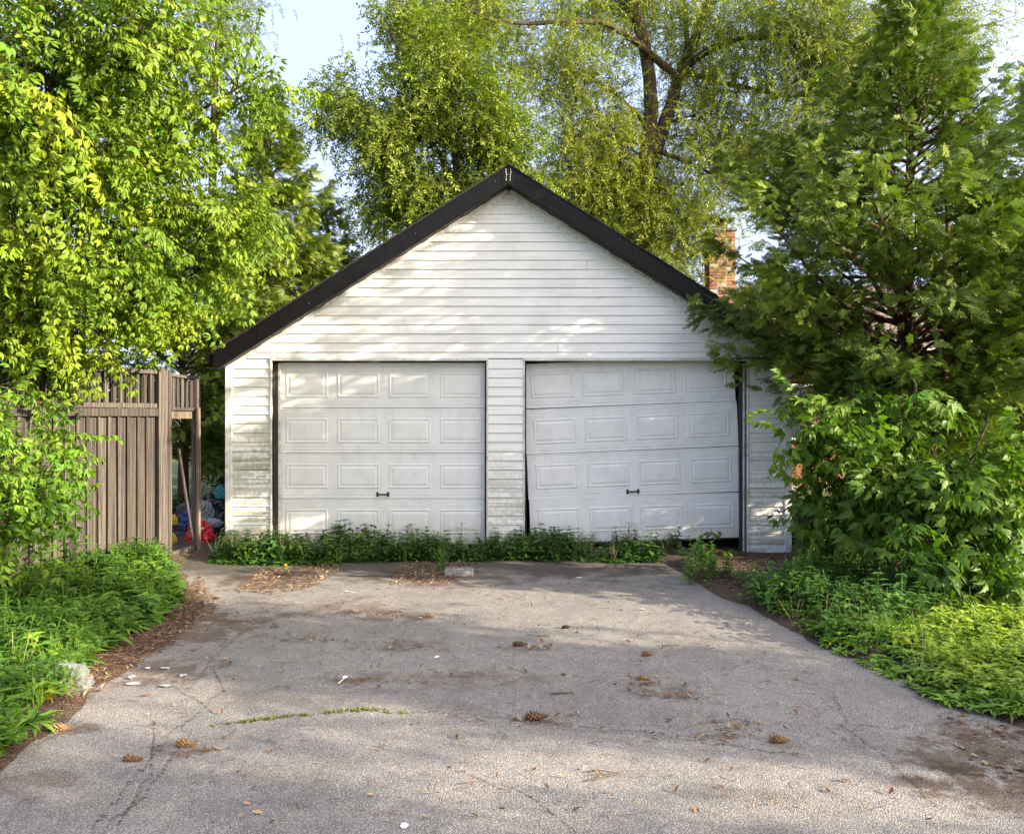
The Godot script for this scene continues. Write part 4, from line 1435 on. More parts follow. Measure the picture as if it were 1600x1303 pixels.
func build_house() -> void:
	rng.seed = 400
	var h := thing("brick_house", "orange brick house with tall chimney, mostly hidden behind the right cedar", "house", Vector3(5.05, 0, -20.0))
	# body with real brick courses on the near face and the near side
	var b := MB.new()
	b.box(Transform3D(Basis(), Vector3(5.5, 1.6, -4.0)), Vector3(11.0, 3.4, 8.0), 0.0)
	part("wall", b, M.mortar, h)
	b = MB.new()
	for r in 42:
		var y := 0.04 + r * 0.077
		for k in 50:
			var x := 0.11 + k * 0.222 + (0.111 if r % 2 == 1 else 0.0)
			if x > 10.9: continue
			b.col = brick_col()
			b.box(Transform3D(Basis(), Vector3(x, y, 0.001)), Vector3(0.208, 0.066, 0.022), 0.0)
	stuff(part("brickwork", b, M.brick, h))
	b = MB.new()
	b.box(Transform3D(Basis(), Vector3(0.03, 1.62, 0.06)), Vector3(0.09, 3.3, 0.09), 0.008)
	part("downspout", b, M.trim, h)
	for w in [1.6, 4.6]:
		b = MB.new()
		for s in [[-0.55, 0, 0.08, 1.3], [0.55, 0, 0.08, 1.3], [0, 0.65, 1.18, 0.08], [0, -0.65, 1.18, 0.1], [0, 0, 0.05, 1.3]]:
			b.box(Transform3D(Basis(), Vector3(w + s[0], 1.75 + s[1], 0.03)), Vector3(s[2], s[3], 0.06), 0.005)
		var wn := part("window", b, M.trim, h)
		b = MB.new()
		b.box(Transform3D(Basis(), Vector3(w, 1.75, 0.017)), Vector3(1.1, 1.3, 0.012), 0.0)
		part("pane", b, M.pane_dark, wn)
	# gable roof, ridge along x
	b = MB.new()
	for s in [-1.0, 1.0]:
		var a: float = atan2(2.1, 4.4) * s
		b.box(Transform3D(Basis(Vector3(1, 0, 0), a), Vector3(5.5, 4.33, -4.0 + s * 2.2)), Vector3(11.7, 0.09, 4.95), 0.01)
	part("roof", b, M.roof_far, h)
	b = MB.new()
	b.tri(Vector3(0.02, 3.3, 0.0), Vector3(0.02, 5.3, -4.0), Vector3(0.02, 3.3, -8.0))
	b.tri(Vector3(10.98, 3.3, 0.0), Vector3(10.98, 3.3, -8.0), Vector3(10.98, 5.3, -4.0))
	part("gable", b, M.brick_plain, h)
	b = MB.new()
	b.box(Transform3D(Basis(), Vector3(5.5, 3.22, 0.42)), Vector3(11.7, 0.18, 0.03), 0.004)
	part("fascia", b, M.trim, h)
	# chimney: each brick of the two faces that show
	var ch := thing("chimney_stack", "orange brick chimney with flat metal cap rising beside the garage roof", "chimney", Vector3(5.13, 0, -20.3))
	b = MB.new()
	b.box(Transform3D(Basis(), Vector3(0, 3.1, -0.2)), Vector3(0.60, 6.2, 0.45), 0.0)
	part("core", b, M.mortar, ch)
	var bm: Array = []
	for k in 6:
		var q := MB.new()
		q.col = brick_col()
		q.box(Transform3D(), Vector3(0.205, 0.068, 0.1), 0.004)
		bm.push_back(q.mesh())
	for r in 42:
		var y := 2.95 + r * 0.077
		for k in 3:
			part("brick", bm[rng.randi() % 6], M.brick, ch, Transform3D(Basis(), Vector3(-0.215 + k * 0.215, y, -0.022 + N(0.002))))
		for k in 2:
			part("brick", bm[rng.randi() % 6], M.brick, ch, Transform3D(Basis(Vector3.UP, PI / 2), Vector3(-0.272 + N(0.002), y, -0.16 - k * 0.215)))
	b = MB.new()
	b.box(Transform3D(Basis(), Vector3(0, 6.22, -0.2)), Vector3(0.72, 0.07, 0.56), 0.01)
	part("crown_slab", b, M.concrete, ch)
	b = MB.new()
	for s in [[-0.14, -0.1], [0.14, -0.1], [-0.14, -0.34], [0.14, -0.34]]:
		b.box(Transform3D(Basis(), Vector3(s[0], 6.36, s[1])), Vector3(0.03, 0.22, 0.03), 0.003)
	part("cap_post", b, M.black_metal, ch)
	b = MB.new()
	b.tube(PackedVector3Array([Vector3(0, 6.25, -0.22), Vector3(0, 6.42, -0.22)]), PackedFloat32Array([0.11, 0.11]), 12)
	part("flue", b, M.terracotta, ch)
	b = MB.new()
	b.box(Transform3D(Basis(), Vector3(0, 6.48, -0.22)), Vector3(0.62, 0.05, 0.5), 0.012)
	part("cap", b, M.black_metal, ch)

# ------------------------------------------------------------------ the whole place
func _ready() -> void:
	var cam := Camera3D.new()
	cam.name = "camera"
	cam.position = Vector3(0, EYE, 0)
	cam.keep_aspect = Camera3D.KEEP_HEIGHT
	cam.fov = rad_to_deg(2.0 * atan(651.5 / FPX))
	cam.near = 0.05
	cam.far = 600.0
	add_child(cam)
	cam.current = true
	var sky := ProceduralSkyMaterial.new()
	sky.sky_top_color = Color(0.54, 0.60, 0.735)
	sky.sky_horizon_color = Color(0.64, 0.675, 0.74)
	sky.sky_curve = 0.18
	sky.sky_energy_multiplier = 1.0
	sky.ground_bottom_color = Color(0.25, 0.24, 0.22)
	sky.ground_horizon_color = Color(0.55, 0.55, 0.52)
	sky.sun_angle_max = 85.0  # glow spread wide around the sun to add fill on the garage front
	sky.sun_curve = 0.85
	var env := Environment.new()
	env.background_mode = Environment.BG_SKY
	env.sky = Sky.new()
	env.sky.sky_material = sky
	env.background_energy_multiplier = 1.0
	env.tonemap_mode = Environment.TONE_MAPPER_LINEAR
	env.tonemap_exposure = 3.2
	env.sdfgi_enabled = true
	env.ssao_enabled = true
	env.ssil_enabled = true
	var we := WorldEnvironment.new()
	we.name = "world_environment"
	we.environment = env
	add_child(we)
	var sun := DirectionalLight3D.new()
	sun.name = "sun"
	sun.light_energy = 1.6
	sun.light_color = Color(1.0, 0.94, 0.85)
	sun.light_angular_distance = 0.5
	sun.shadow_enabled = true
	sun.basis = Basis.looking_at(SUN_TRAVEL.normalized(), Vector3.UP)
	add_child(sun)

	rng.seed = 1
	gnoise = noise(0.5, 77, 3)
	make_materials()
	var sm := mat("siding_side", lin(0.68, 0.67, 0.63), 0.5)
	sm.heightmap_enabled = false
	mat("pane_dark", lin(0.03, 0.035, 0.04), 0.08)
	mat("brick_plain", lin(0.42, 0.15, 0.075), 0.92)
	mat("terracotta", lin(0.42, 0.19, 0.10), 0.85)
	build_ground()
	build_garage()
	build_house()
	build_fence()
	make_leaves()
	build_trees()
	build_beds()
	build_rubbish()

func build_ground() -> void:
	edge_poly = poly([[-90, 1265], [0, 1195], [60, 1152], [130, 1092], [200, 1042], [275, 987], [325, 947], [306, 905], [272, 886], [300, 870], [420, 872], [700, 872], [1010, 874], [1062, 888], [1120, 932], [1180, 952], [1240, 984], [1310, 1014], [1400, 1058], [1490, 1106], [1600, 1142], [1720, 1190]])
	edge_poly.push_back(Vector2(4.2, -1.0))
	edge_poly.push_back(Vector2(5.0, 6.0))
	edge_poly.push_back(Vector2(-5.5, 6.0))
	edge_poly.push_back(Vector2(-3.6, -1.5))
	# far meadow to the horizon, with a hole-free dip under the near ground
	var b := MB.new()
	var n := 20
	for j in n:
		for i in n:
			var x0 := -300.0 + 600.0 * i / n
			var z0 := -300.0 + 600.0 * j / n
			b.quad(Vector3(x0, -0.09, z0 + 30.0), Vector3(x0 + 30, -0.09, z0 + 30), Vector3(x0 + 30, -0.09, z0), Vector3(x0, -0.09, z0))
	structure("ground", b, M.meadow)
	# soil near the drive
	b = MB.new()
	var nx := 170
	var nz := 140
	var hs := PackedFloat32Array()
	for j in nz + 1:
		for i in nx + 1:
			var p := Vector2(-8.5 + 17.0 * i / nx, -15.0 + 14.0 * j / nz)
			var hh := ground_height(p)
			if i == 0 or j == 0 or i == nx or j == nz: hh = -0.1
			hs.push_back(hh)
	for j in nz:
		for i in nx:
			var x0 := -8.5 + 17.0 * i / nx
			var x1 := -8.5 + 17.0 * (i + 1) / nx
			var z0 := -15.0 + 14.0 * j / nz
			var z1 := -15.0 + 14.0 * (j + 1) / nz
			var k := j * (nx + 1) + i
			var a := Vector3(x0, hs[k], z0)
			var c := Vector3(x1, hs[k + 1], z0)
			var d := Vector3(x1, hs[k + nx + 2], z1)
			var e := Vector3(x0, hs[k + nx + 1], z1)
			b.quad(a, e, d, c)
	structure("soil_ground", b, M.soil)
	# asphalt drive
	b = MB.new()
	var u2 := PackedVector2Array()
	nx = 110
	nz = 110
	var X0 := -5.5
	var XW := 11.0
	var Z0 := -9.75
	var ZW := 15.75
	for j in nz:
		for i in nx:
			var c: Array[Vector3] = []
			for q in [[0, 1], [1, 1], [1, 0], [0, 0]]:
				var x: float = X0 + XW * (i + q[0]) / nx
				var z: float = Z0 + ZW * (j + q[1]) / nz
				c.push_back(Vector3(x, asphalt_height(x, z), z))
			var uv: Array[Vector2] = []
			for q in 4: uv.push_back(Vector2(c[q].x, c[q].z))
			b.quad_uv(c[0], c[1], c[2], c[3], uv[0], uv[1], uv[2], uv[3])
	for p in b.v:
		u2.push_back(Vector2((p.x + 5.0) / 10.0, (p.z + 10.6) / 10.0))
	var arr := []
	arr.resize(Mesh.ARRAY_MAX)
	arr[Mesh.ARRAY_VERTEX] = b.v
	arr[Mesh.ARRAY_NORMAL] = b.n
	arr[Mesh.ARRAY_TEX_UV] = b.u
	arr[Mesh.ARRAY_TEX_UV2] = u2
	var am := ArrayMesh.new()
	am.add_surface_from_arrays(Mesh.PRIMITIVE_TRIANGLES, arr)
	structure("asphalt_drive", am, M.asphalt)
	b = MB.new()
	b.box(Transform3D(Basis(Vector3.UP, 0.05), Vector3(-3.75, -0.005, -10.35)), Vector3(0.62, 0.05, 0.9), 0.01)
	structure("concrete_path", b, M.concrete)

func make_leaves() -> void:
	rng.seed = 500
	LEAF.maple = []
	for k in 4: LEAF.maple.push_back(maple_spray(4 + k % 2, 0.42, 0.080, 0))
	LEAF.lobed = []
	for k in 4: LEAF.lobed.push_back(maple_spray(3, 0.26, 0.125, 1))
	# the same leaves with their own green, for those that stand alone
	LEAF.maple_tinted = []
	LEAF.lobed_tinted = []
	for k in 6:
		LEAF.maple_tinted.push_back(compound_leaf([3, 5, 3][k % 3], 0.095 * R(0.85, 1.15), 0, Color(R(0.12, 0.22), R(0.24, 0.33), R(0.018, 0.03))))
		LEAF.lobed_tinted.push_back(compound_leaf([3, 3, 5][k % 3], 0.14 * R(0.85, 1.2), 1, Color(R(0.08, 0.14), R(0.165, 0.235), R(0.018, 0.026))))
	LEAF.willow = []
	for k in 4: LEAF.willow.push_back(shoot(13, 0.46, 0.095, 0.022, 0.22, 0.75))
	LEAF.ovate = []
	for k in 4: LEAF.ovate.push_back(shoot(12, 0.40, 0.085, 0.036, 0.2, 0.9))
	LEAF.frond = []
	for k in 4: LEAF.frond.push_back(frond(0.145))

const YG := [Color(0.22, 0.31, 0.020), Color(0.17, 0.27, 0.020), Color(0.28, 0.36, 0.024), Color(0.12, 0.21, 0.018)]
const CEDAR := [Color(0.165, 0.225, 0.04), Color(0.21, 0.28, 0.042), Color(0.26, 0.33, 0.05), Color(0.125, 0.175, 0.036)]

func build_trees() -> void:
	# ---- big maple at the left edge
	rng.seed = 600
	var t := thing("maple_tree", "large bright yellow green maple overhanging the fence at left edge", "tree", Vector3.ZERO)
	var b := MB.new()
	var sk := PackedVector3Array()
	var base := Vector3(-5.15, 0, -7.6)
	sk.append_array(limb(b, [base + Vector3(0, -0.1, 0), base + Vector3(0.05, 1.5, 0), base + Vector3(0.3, 2.9, -0.1), base + Vector3(0.5, 4.4, -0.2), base + Vector3(0.9, 6.2, -0.2)], 0.13, 0.03, 9))
	for s in [[at(20, 480, 7.5), at(42, 410, 7.4), at(70, 350, 7.3), at(150, 250, 7.1)], [at(10, 420, 7.5), at(130, 310, 7.7), at(230, 240, 7.9), at(330, 190, 8.0)], [at(30, 330, 7.5), at(180, 130, 7.0), at(300, 75, 6.8)], [at(20, 470, 7.5), at(160, 400, 8.0), at(260, 380, 8.3), at(330, 360, 8.5)],
		[at(10, 500, 7.4), at(120, 480, 7.8), at(230, 455, 8.2), at(300, 430, 8.5)], [at(40, 250, 7.4), at(90, 100, 6.9), at(120, -60, 6.6)], [at(20, 440, 7.5), at(220, 240, 8.0), at(350, 150, 7.8), at(425, 110, 7.7)]]:
		sk.append_array(limb(b, s, 0.045, 0.008, 6))
	part("trunk", b, M.bark, t)
	crown(t, sk, LEAF.maple, M.leaf, {"seed": 601, "vols": [
		[at(60, 90, 6.8), Vector3(0.9, 1.0, 0.9), 44], [at(210, 60, 7.2), Vector3(0.75, 0.7, 0.8), 30], [at(270, 40, 7.6), Vector3(0.42, 0.5, 0.7), 9], [at(80, 260, 7.2), Vector3(0.9, 0.9, 0.9), 44], [at(205, 210, 7.6), Vector3(0.75, 0.6, 0.8), 19],
		[at(345, 165, 7.8), Vector3(0.40, 0.18, 0.5), 3], [at(215, 350, 8.3), Vector3(0.75, 0.65, 0.8), 17], [at(100, 430, 7.9), Vector3(0.95, 0.75, 0.8), 40], [at(220, 470, 8.7), Vector3(0.6, 0.42, 0.7), 16], [at(380, 330, 8.6), Vector3(0.3, 0.3, 0.5), 8], [at(60, 530, 8.2), Vector3(0.8, 0.25, 0.6), 16], [at(405, 118, 7.7), Vector3(0.2, 0.10, 0.3), 4], [at(335, 235, 8.0), Vector3(0.40, 0.14, 0.5), 3], [at(430, 330, 8.8), Vector3(0.22, 0.12, 0.3), 4], [at(330, 420, 8.8), Vector3(0.3, 0.25, 0.4), 8], [at(-120, 250, 6.8), Vector3(0.8, 2.2, 1.0), 40]],
		"per": 11, "spread": 0.15, "droop": 0.30, "size": [0.45, 1.12], "cols": YG, "tw": 0.012, "rise": 0.3, "flat": 0.55, "single": 300, "kinds": "maple_tinted", "near": -7.4, "share": 0.35})
	# ---- low maple shoots before the fence
	rng.seed = 610
	t = thing("maple_sapling", "young maple with drooping green leaves against the fence boards, far left", "tree", Vector3.ZERO)
	b = MB.new()
	sk = PackedVector3Array()
	var s0 := Vector3(-4.45, 0.02, -6.75)
	sk.append_array(limb(b, [s0, s0 + Vector3(0.05, 0.7, 0.0), s0 + Vector3(0.15, 1.5, 0.05), s0 + Vector3(0.1, 2.2, 0.1)], 0.025, 0.008, 6))
	sk.append_array(limb(b, [s0, s0 + Vector3(0.2, 0.5, 0.1), s0 + Vector3(0.55, 0.95, 0.1)], 0.016, 0.006, 6))
	part("trunk", b, M.bark, t)
	crown(t, sk, LEAF.maple, M.leaf, {"seed": 611, "vols": [[at(50, 630, 6.9), Vector3(0.42, 0.3, 0.35), 10], [at(50, 730, 6.8), Vector3(0.36, 0.22, 0.3), 7], [at(10, 830, 6.5), Vector3(0.2, 0.28, 0.25), 5], [at(90, 800, 6.9), Vector3(0.16, 0.12, 0.2), 2], [at(110, 690, 7.0), Vector3(0.2, 0.2, 0.25), 4], [at(-30, 700, 6.4), Vector3(0.25, 0.7, 0.3), 9]],
		"per": 7, "spread": 0.10, "droop": 0.5, "size": [0.7, 1.1], "cols": [Color(0.13, 0.25, 0.022), Color(0.18, 0.30, 0.025), Color(0.10, 0.21, 0.022)], "tw": 0.009, "rise": 0.1, "single": 290, "kinds": "maple_tinted", "share": 0.45})
	# ---- young maple in front of the right cedar
	rng.seed = 620
	t = thing("maple_sapling", "many stemmed young maple with toothed leaves in front of the right cedar", "tree", Vector3.ZERO)
	b = MB.new()
	sk = PackedVector3Array()
	var r0 := Vector3(3.85, 0.0, -8.1)
	for s in [[r0, at(1395, 830, 8.0), at(1345, 740, 7.9), at(1290, 660, 7.7), at(1235, 620, 7.7)], [r0, at(1370, 840, 7.9), at(1330, 700, 7.9), at(1335, 600, 7.8)], [r0 + Vector3(0.1, 0, 0.05), at(1420, 800, 7.8), at(1440, 680, 7.7), at(1420, 580, 7.6)], [r0 + Vector3(0.2, 0, 0.1), at(1470, 850, 7.5), at(1510, 740, 7.3), at(1545, 650, 7.2)], [r0 + Vector3(0.1, 0, 0.2), at(1440, 900, 7.5), at(1470, 880, 7.2), at(1490, 920, 6.9)],
		[r0, at(1390, 860, 8.0), at(1310, 800, 8.0), at(1240, 760, 7.9)]]:
		sk.append_array(limb(b, s, 0.026, 0.007, 6, 0.008))
	part("trunk", b, M.bark, t)
	crown(t, sk, LEAF.lobed, M.leaf, {"seed": 621, "vols": [[at(1250, 660, 7.7), Vector3(0.26, 0.24, 0.3), 5], [at(1330, 740, 7.7), Vector3(0.38, 0.45, 0.4), 17], [at(1300, 800, 7.8), Vector3(0.22, 0.25, 0.3), 6], [at(1395, 650, 7.6), Vector3(0.5, 0.38, 0.4), 16], [at(1440, 750, 7.4), Vector3(0.5, 0.42, 0.4), 19], [at(1490, 840, 7.1), Vector3(0.42, 0.45, 0.4), 22], [at(1545, 740, 7.2), Vector3(0.4, 0.45, 0.4), 18], [at(1480, 930, 6.9), Vector3(0.30, 0.24, 0.3), 9], [at(1310, 830, 7.7), Vector3(0.18, 0.16, 0.25), 3], [at(1590, 850, 7.1), Vector3(0.3, 0.35, 0.4), 10]],
		"per": 6, "spread": 0.12, "droop": 0.5, "size": [0.75, 1.2], "cols": [Color(0.095, 0.18, 0.02), Color(0.125, 0.22, 0.022), Color(0.07, 0.14, 0.018), Color(0.16, 0.26, 0.026)], "tw": 0.008, "rise": 0.1, "flat": 0.6, "single": 300, "kinds": "lobed_tinted", "share": 0.4})
	# ---- cedars
	var c := cedar("big dark green cedar beside the right end of the garage", Vector3(4.34, 0, -9.05), {"seed": 633, "h": 6.3, "low": 1.45, "r": 0.13, "n": 260, "dens": 90.0, "prof": [[0.0, 0.85], [0.1, 1.2], [0.22, 1.7], [0.36, 2.0], [0.48, 1.75], [0.62, 1.25], [0.8, 0.7], [1.0, 0.12]], "bias": Vector3(-0.05, 0, 0.0), "cols": CEDAR, "fs": 1.05,
		"stems": [[[Vector3(-0.25, -0.05, 0.1), Vector3(-0.35, 0.9, 0.2), Vector3(-0.15, 2.0, 0.1), Vector3(-0.2, 4.5, 0.0)], 0.08], [[Vector3(0.1, -0.05, 0.2), Vector3(0.05, 1.2, 0.35), Vector3(0.25, 2.6, 0.3), Vector3(0.3, 5.0, 0.1)], 0.07], [[Vector3(-0.1, -0.05, 0.35), Vector3(-0.28, 0.55, 0.42), Vector3(-0.34, 0.75, 0.44)], 0.045]]})
	c = cedar("dark cedar at the right edge, right of the big cedar", Vector3(6.35, 0, -9.9), {"seed": 640, "h": 6.0, "low": 0.5, "r": 0.11, "n": 150, "dens": 100.0, "prof": [[0.0, 1.5], [0.3, 1.75], [0.65, 1.2], [1.0, 0.12]], "cols": CEDAR, "fs": 1.05})
	var lit := [Color(0.17, 0.23, 0.03), Color(0.21, 0.275, 0.035), Color(0.13, 0.18, 0.028), Color(0.25, 0.31, 0.045)]
	c = cedar("tall yellow green cedar behind the fence, its tip nearest the sky gap", Vector3(-5.1, 0, -17.6), {"seed": 650, "h": 8.3, "low": 1.0, "r": 0.14, "n": 230, "dens": 60.0, "prof": [[0.0, 1.6], [0.3, 1.75], [0.6, 1.35], [0.85, 0.6], [1.0, 0.12]], "cols": lit, "fs": 1.7})
	c = cedar("shorter cedar whose tip shows just above the left roof slope", Vector3(-4.5, 0, -20.5), {"seed": 660, "h": 7.0, "low": 1.2, "r": 0.11, "n": 130, "dens": 50.0, "prof": [[0.0, 1.4], [0.4, 1.35], [0.8, 0.7], [1.0, 0.1]], "cols": lit, "fs": 1.8})
	c = cedar("dark low cedar behind the rubbish, between fence and garage", Vector3(-5.3, 0, -13.4), {"seed": 665, "h": 5.2, "low": 1.3, "r": 0.11, "n": 120, "dens": 60.0, "prof": [[0.0, 1.2], [0.3, 1.5], [0.7, 0.9], [1.0, 0.1]], "cols": CEDAR, "fs": 1.4})
	c = cedar("cedar farther left behind the board fence, under the maple", Vector3(-8.2, 0, -13.0), {"seed": 670, "h": 5.6, "low": 0.5, "r": 0.11, "n": 110, "dens": 50.0, "prof": [[0.0, 1.5], [0.4, 1.4], [0.8, 0.7], [1.0, 0.1]], "cols": lit, "fs": 1.6})
	# ---- willow behind the garage
	rng.seed = 680
	t = thing("willow_tree", "tall yellow green willow with dark leaning trunk behind the garage roof", "tree", Vector3.ZERO)
	b = MB.new()
	sk = PackedVector3Array()
	var D := 21.0
	sk.append_array(limb(b, [Vector3(3.2, -0.2, -D), at(1000, 420, D), at(1005, 280, D), at(1018, 180, D), at(1012, 90, D), at(988, 0, D), at(970, -90, D)], 0.34, 0.12, 11, 0.012))
	sk.append_array(limb(b, [at(1005, 285, D), at(1040, 190, D + 0.3), at(1064, 110, D + 0.4), at(1090, 50, D + 0.4), at(1112, -10, D + 0.5), at(1130, -90, D + 0.5)], 0.22, 0.09, 9, 0.01))
	sk.append_array(limb(b, [at(1064, 112, D + 0.4), at(1110, 78, D + 0.2), at(1165, 60, D), at(1225, 65, D - 0.3), at(1275, 92, D - 0.6), at(1300, 120, D - 0.8)], 0.11, 0.035, 8, 0.01))
	sk.append_array(limb(b, [at(1055, 120, D + 0.3), at(1000, 70, D - 0.4), at(950, 38, D - 0.8), at(890, 33, D - 1.2), at(800, 36, D - 1.5), at(740, 20, D - 1.6)], 0.11, 0.03, 8, 0.01))
	sk.append_array(limb(b, [at(1076, 100, D + 0.4), at(1072, 40, D + 1.0), at(1066, -20, D + 1.4)], 0.09, 0.05, 7))
	sk.append_array(limb(b, [at(1010, 230, D), at(1090, 260, D - 0.5), at(1160, 300, D - 0.9)], 0.08, 0.02, 7, 0.01))
	sk.append_array(limb(b, [at(1014, 200, D), at(940, 130, D - 0.6), at(905, 145, D - 0.9), at(890, 200, D - 1.0)], 0.06, 0.02, 7, 0.01))
	sk.append_array(limb(b, [at(1066, 112, D + 0.4), at(1180, 140, D + 0.9), at(1260, 150, D + 1.0), at(1350, 130, D + 1.0)], 0.08, 0.02, 7, 0.01))
	part("trunk", b, M.bark, t)
	var wl := [Color(0.32, 0.36, 0.045), Color(0.26, 0.31, 0.04), Color(0.37, 0.39, 0.055), Color(0.21, 0.26, 0.035)]
	crown(t, sk, LEAF.willow, M.leaf, {"seed": 681, "vols": [[at(1000, -20, D + 0.8), Vector3(3.2, 1.4, 2.2), 44], [at(1180, 40, D), Vector3(2.2, 1.6, 2.0), 44], [at(1330, 60, D), Vector3(1.8, 1.8, 2.0), 44], [at(1140, 200, D + 0.8), Vector3(1.6, 1.5, 1.6), 30], [at(930, 210, D + 0.3), Vector3(1.1, 1.5, 1.5), 32], [at(880, 280, D), Vector3(0.9, 1.0, 1.2), 20], [at(1030, 320, D + 1.3), Vector3(1.4, 1.0, 1.0), 26], [at(950, 340, D - 0.6), Vector3(0.7, 0.6, 0.8), 10], [at(1060, 370, D - 0.6), Vector3(0.6, 0.5, 0.8), 8], [at(1120, 400, D - 0.6), Vector3(0.5, 0.5, 0.6), 5], [at(1260, 210, D), Vector3(1.6, 1.4, 1.6), 26], [at(850, 100, D - 0.5), Vector3(1.5, 1.2, 1.6), 24], [at(1440, 90, D), Vector3(1.6, 1.5, 1.6), 26], [at(1530, 30, D), Vector3(0.9, 0.6, 1.2), 10], [at(1090, 330, D - 0.6), Vector3(0.9, 0.8, 1.2), 12], [at(730, 20, D), Vector3(2.0, 0.9, 1.6), 22]],
		"per": 58, "spread": 0.52, "droop": 0.42, "size": [0.75, 1.25], "cols": wl, "tw": 0.014, "rise": 0.2, "flat": 1.0, "fill": 0.5})
	# ---- mid green tree
	rng.seed = 690
	t = thing("broadleaf_tree", "mid green leafy tree behind the left slope of garage roof", "tree", Vector3.ZERO)
	b = MB.new()
	sk = PackedVector3Array()
	D = 19.0
	var q0 := Vector3(-1.3, 0, -D)
	sk.append_array(limb(b, [q0, at(720, 420, D), at(715, 280, D), at(700, 150, D), at(690, 20, D)], 0.22, 0.05, 9, 0.01))
	for s in [[at(718, 330, D), at(640, 260, D - 0.3), at(575, 205, D - 0.5), at(520, 160, D - 0.6)], [at(716, 300, D), at(660, 180, D + 0.2), at(620, 60, D + 0.3)], [at(715, 280, D), at(780, 180, D - 0.3), at(800, 90, D - 0.4)], [at(718, 340, D), at(640, 300, D + 0.6), at(560, 270, D + 0.8)], [at(712, 240, D), at(650, 130, D - 0.6), at(600, 30, D - 0.7)]]:
		sk.append_array(limb(b, s, 0.07, 0.015, 7, 0.01))
	part("trunk", b, M.bark, t)
	var mg := [Color(0.20, 0.265, 0.034), Color(0.25, 0.31, 0.038), Color(0.155, 0.22, 0.03), Color(0.29, 0.34, 0.048)]
	crown(t, sk, LEAF.ovate, M.leaf, {"seed": 691, "vols": [[at(690, 120, D), Vector3(1.5, 1.7, 1.5), 50], [at(610, 190, D - 0.3), Vector3(0.9, 1.1, 1.2), 26], [at(535, 175, D - 0.5), Vector3(0.42, 0.7, 0.6), 9], [at(780, 220, D), Vector3(1.0, 1.4, 1.2), 34], [at(640, 290, D), Vector3(1.3, 0.8, 1.3), 34], [at(570, 320, D), Vector3(0.55, 0.5, 0.8), 10], [at(640, 20, D), Vector3(0.55, 1.0, 0.8), 14], [at(760, 340, D), Vector3(1.2, 0.7, 1.2), 22], [at(500, 185, D - 0.6), Vector3(0.14, 0.35, 0.3), 3], [at(850, 300, D), Vector3(0.8, 0.9, 1.0), 16]],
		"per": 42, "spread": 0.33, "droop": 0.35, "size": [0.75, 1.2], "cols": mg, "tw": 0.012, "rise": 0.3, "flat": 0.8, "fill": 0.5})
	# ---- thin pale tree far left
	rng.seed = 700
	t = thing("thin_tree", "thin pale green tree far behind, above the left maple", "tree", Vector3.ZERO)
	b = MB.new()
	D = 22.0
	sk = limb(b, [Vector3(-8.2, 0, -D), at(330, 350, D), at(335, 150, D), at(345, 0, D), at(350, -100, D)], 0.2, 0.05, 8)
	for s in [[at(335, 200, D), at(380, 100, D), at(405, 30, D)], [at(335, 260, D), at(420, 220, D), at(480, 190, D)], [at(335, 150, D), at(290, 80, D), at(260, 0, D)]]:
		sk.append_array(limb(b, s, 0.06, 0.015, 6))
	part("trunk", b, M.bark, t)
	crown(t, sk, LEAF.willow, M.leaf, {"seed": 701, "vols": [[at(345, 20, D), Vector3(1.1, 1.6, 1.2), 30], [at(400, 190, D), Vector3(1.0, 0.7, 1.0), 12], [at(270, 100, D), Vector3(1.2, 1.8, 1.2), 26], [at(470, 190, D), Vector3(0.4, 0.4, 0.5), 3]],
		"per": 26, "spread": 0.40, "droop": 0.7, "size": [0.6, 1.0], "cols": [Color(0.22, 0.28, 0.06), Color(0.17, 0.22, 0.05)], "tw": 0.012, "rise": 0.3})
	# ---- shrubs and trees that close the view behind
	rng.seed = 710
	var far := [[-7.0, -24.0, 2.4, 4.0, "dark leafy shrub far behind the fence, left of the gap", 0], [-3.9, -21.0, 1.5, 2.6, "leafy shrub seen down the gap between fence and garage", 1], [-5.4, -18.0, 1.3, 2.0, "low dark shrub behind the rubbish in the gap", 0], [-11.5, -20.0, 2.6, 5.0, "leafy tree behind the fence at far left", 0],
		[4.3, -16.0, 1.0, 1.9, "shrub with sunlight put into its leaf colour, behind the right corner of the garage", 1], [7.6, -14.0, 1.6, 2.2, "shrub with sunlight put into its leaf colour, behind the right cedar trunks", 1], [10.5, -15.0, 2.0, 3.0, "leafy shrub beyond the right edge cedar", 0], [9.0, -26.0, 2.6, 4.5, "leafy tree beyond the brick house roof", 0], [1.0, -27.0, 3.5, 4.0, "leafy tree far behind the garage, below the willow", 0], [-5.0, -27.0, 3.0, 4.0, "leafy tree far behind the left cedars", 0], [15.0, -22.0, 3.5, 6.0, "leafy tree far right behind the house", 0]]
	for s in far:
		rng.seed = 720 + int(s[0] * 10.0)
		t = thing("leafy_shrub", s[4], "shrub", Vector3(s[0], 0, s[1]))
		b = MB.new()
		sk = limb(b, [Vector3(0, -0.1, 0), Vector3(0.1, s[3] * 0.4, 0), Vector3(0, s[3] * 0.8, 0.1)], 0.08, 0.02, 6)
		part("trunk", b, M.bark, t)
		var cc: Array = [Color(0.07, 0.12, 0.02), Color(0.10, 0.16, 0.025)] if s[5] == 0 else [Color(0.22, 0.28, 0.03), Color(0.16, 0.22, 0.025)]  # sunlight put into the lighter leaf colour of the second set
		crown(t, sk, LEAF.ovate, M.leaf, {"seed": 730 + int(s[0] * 10.0), "vols": [[Vector3(0, s[3] * 0.55, 0), Vector3(s[2], s[3] * 0.55, s[2]), int(16 * s[2] * s[3] / 3.0) + 10]], "per": 26, "spread": 0.3, "droop": 0.3, "size": [0.8, 1.3], "cols": cc, "tw": 0.01, "rise": 0.3})
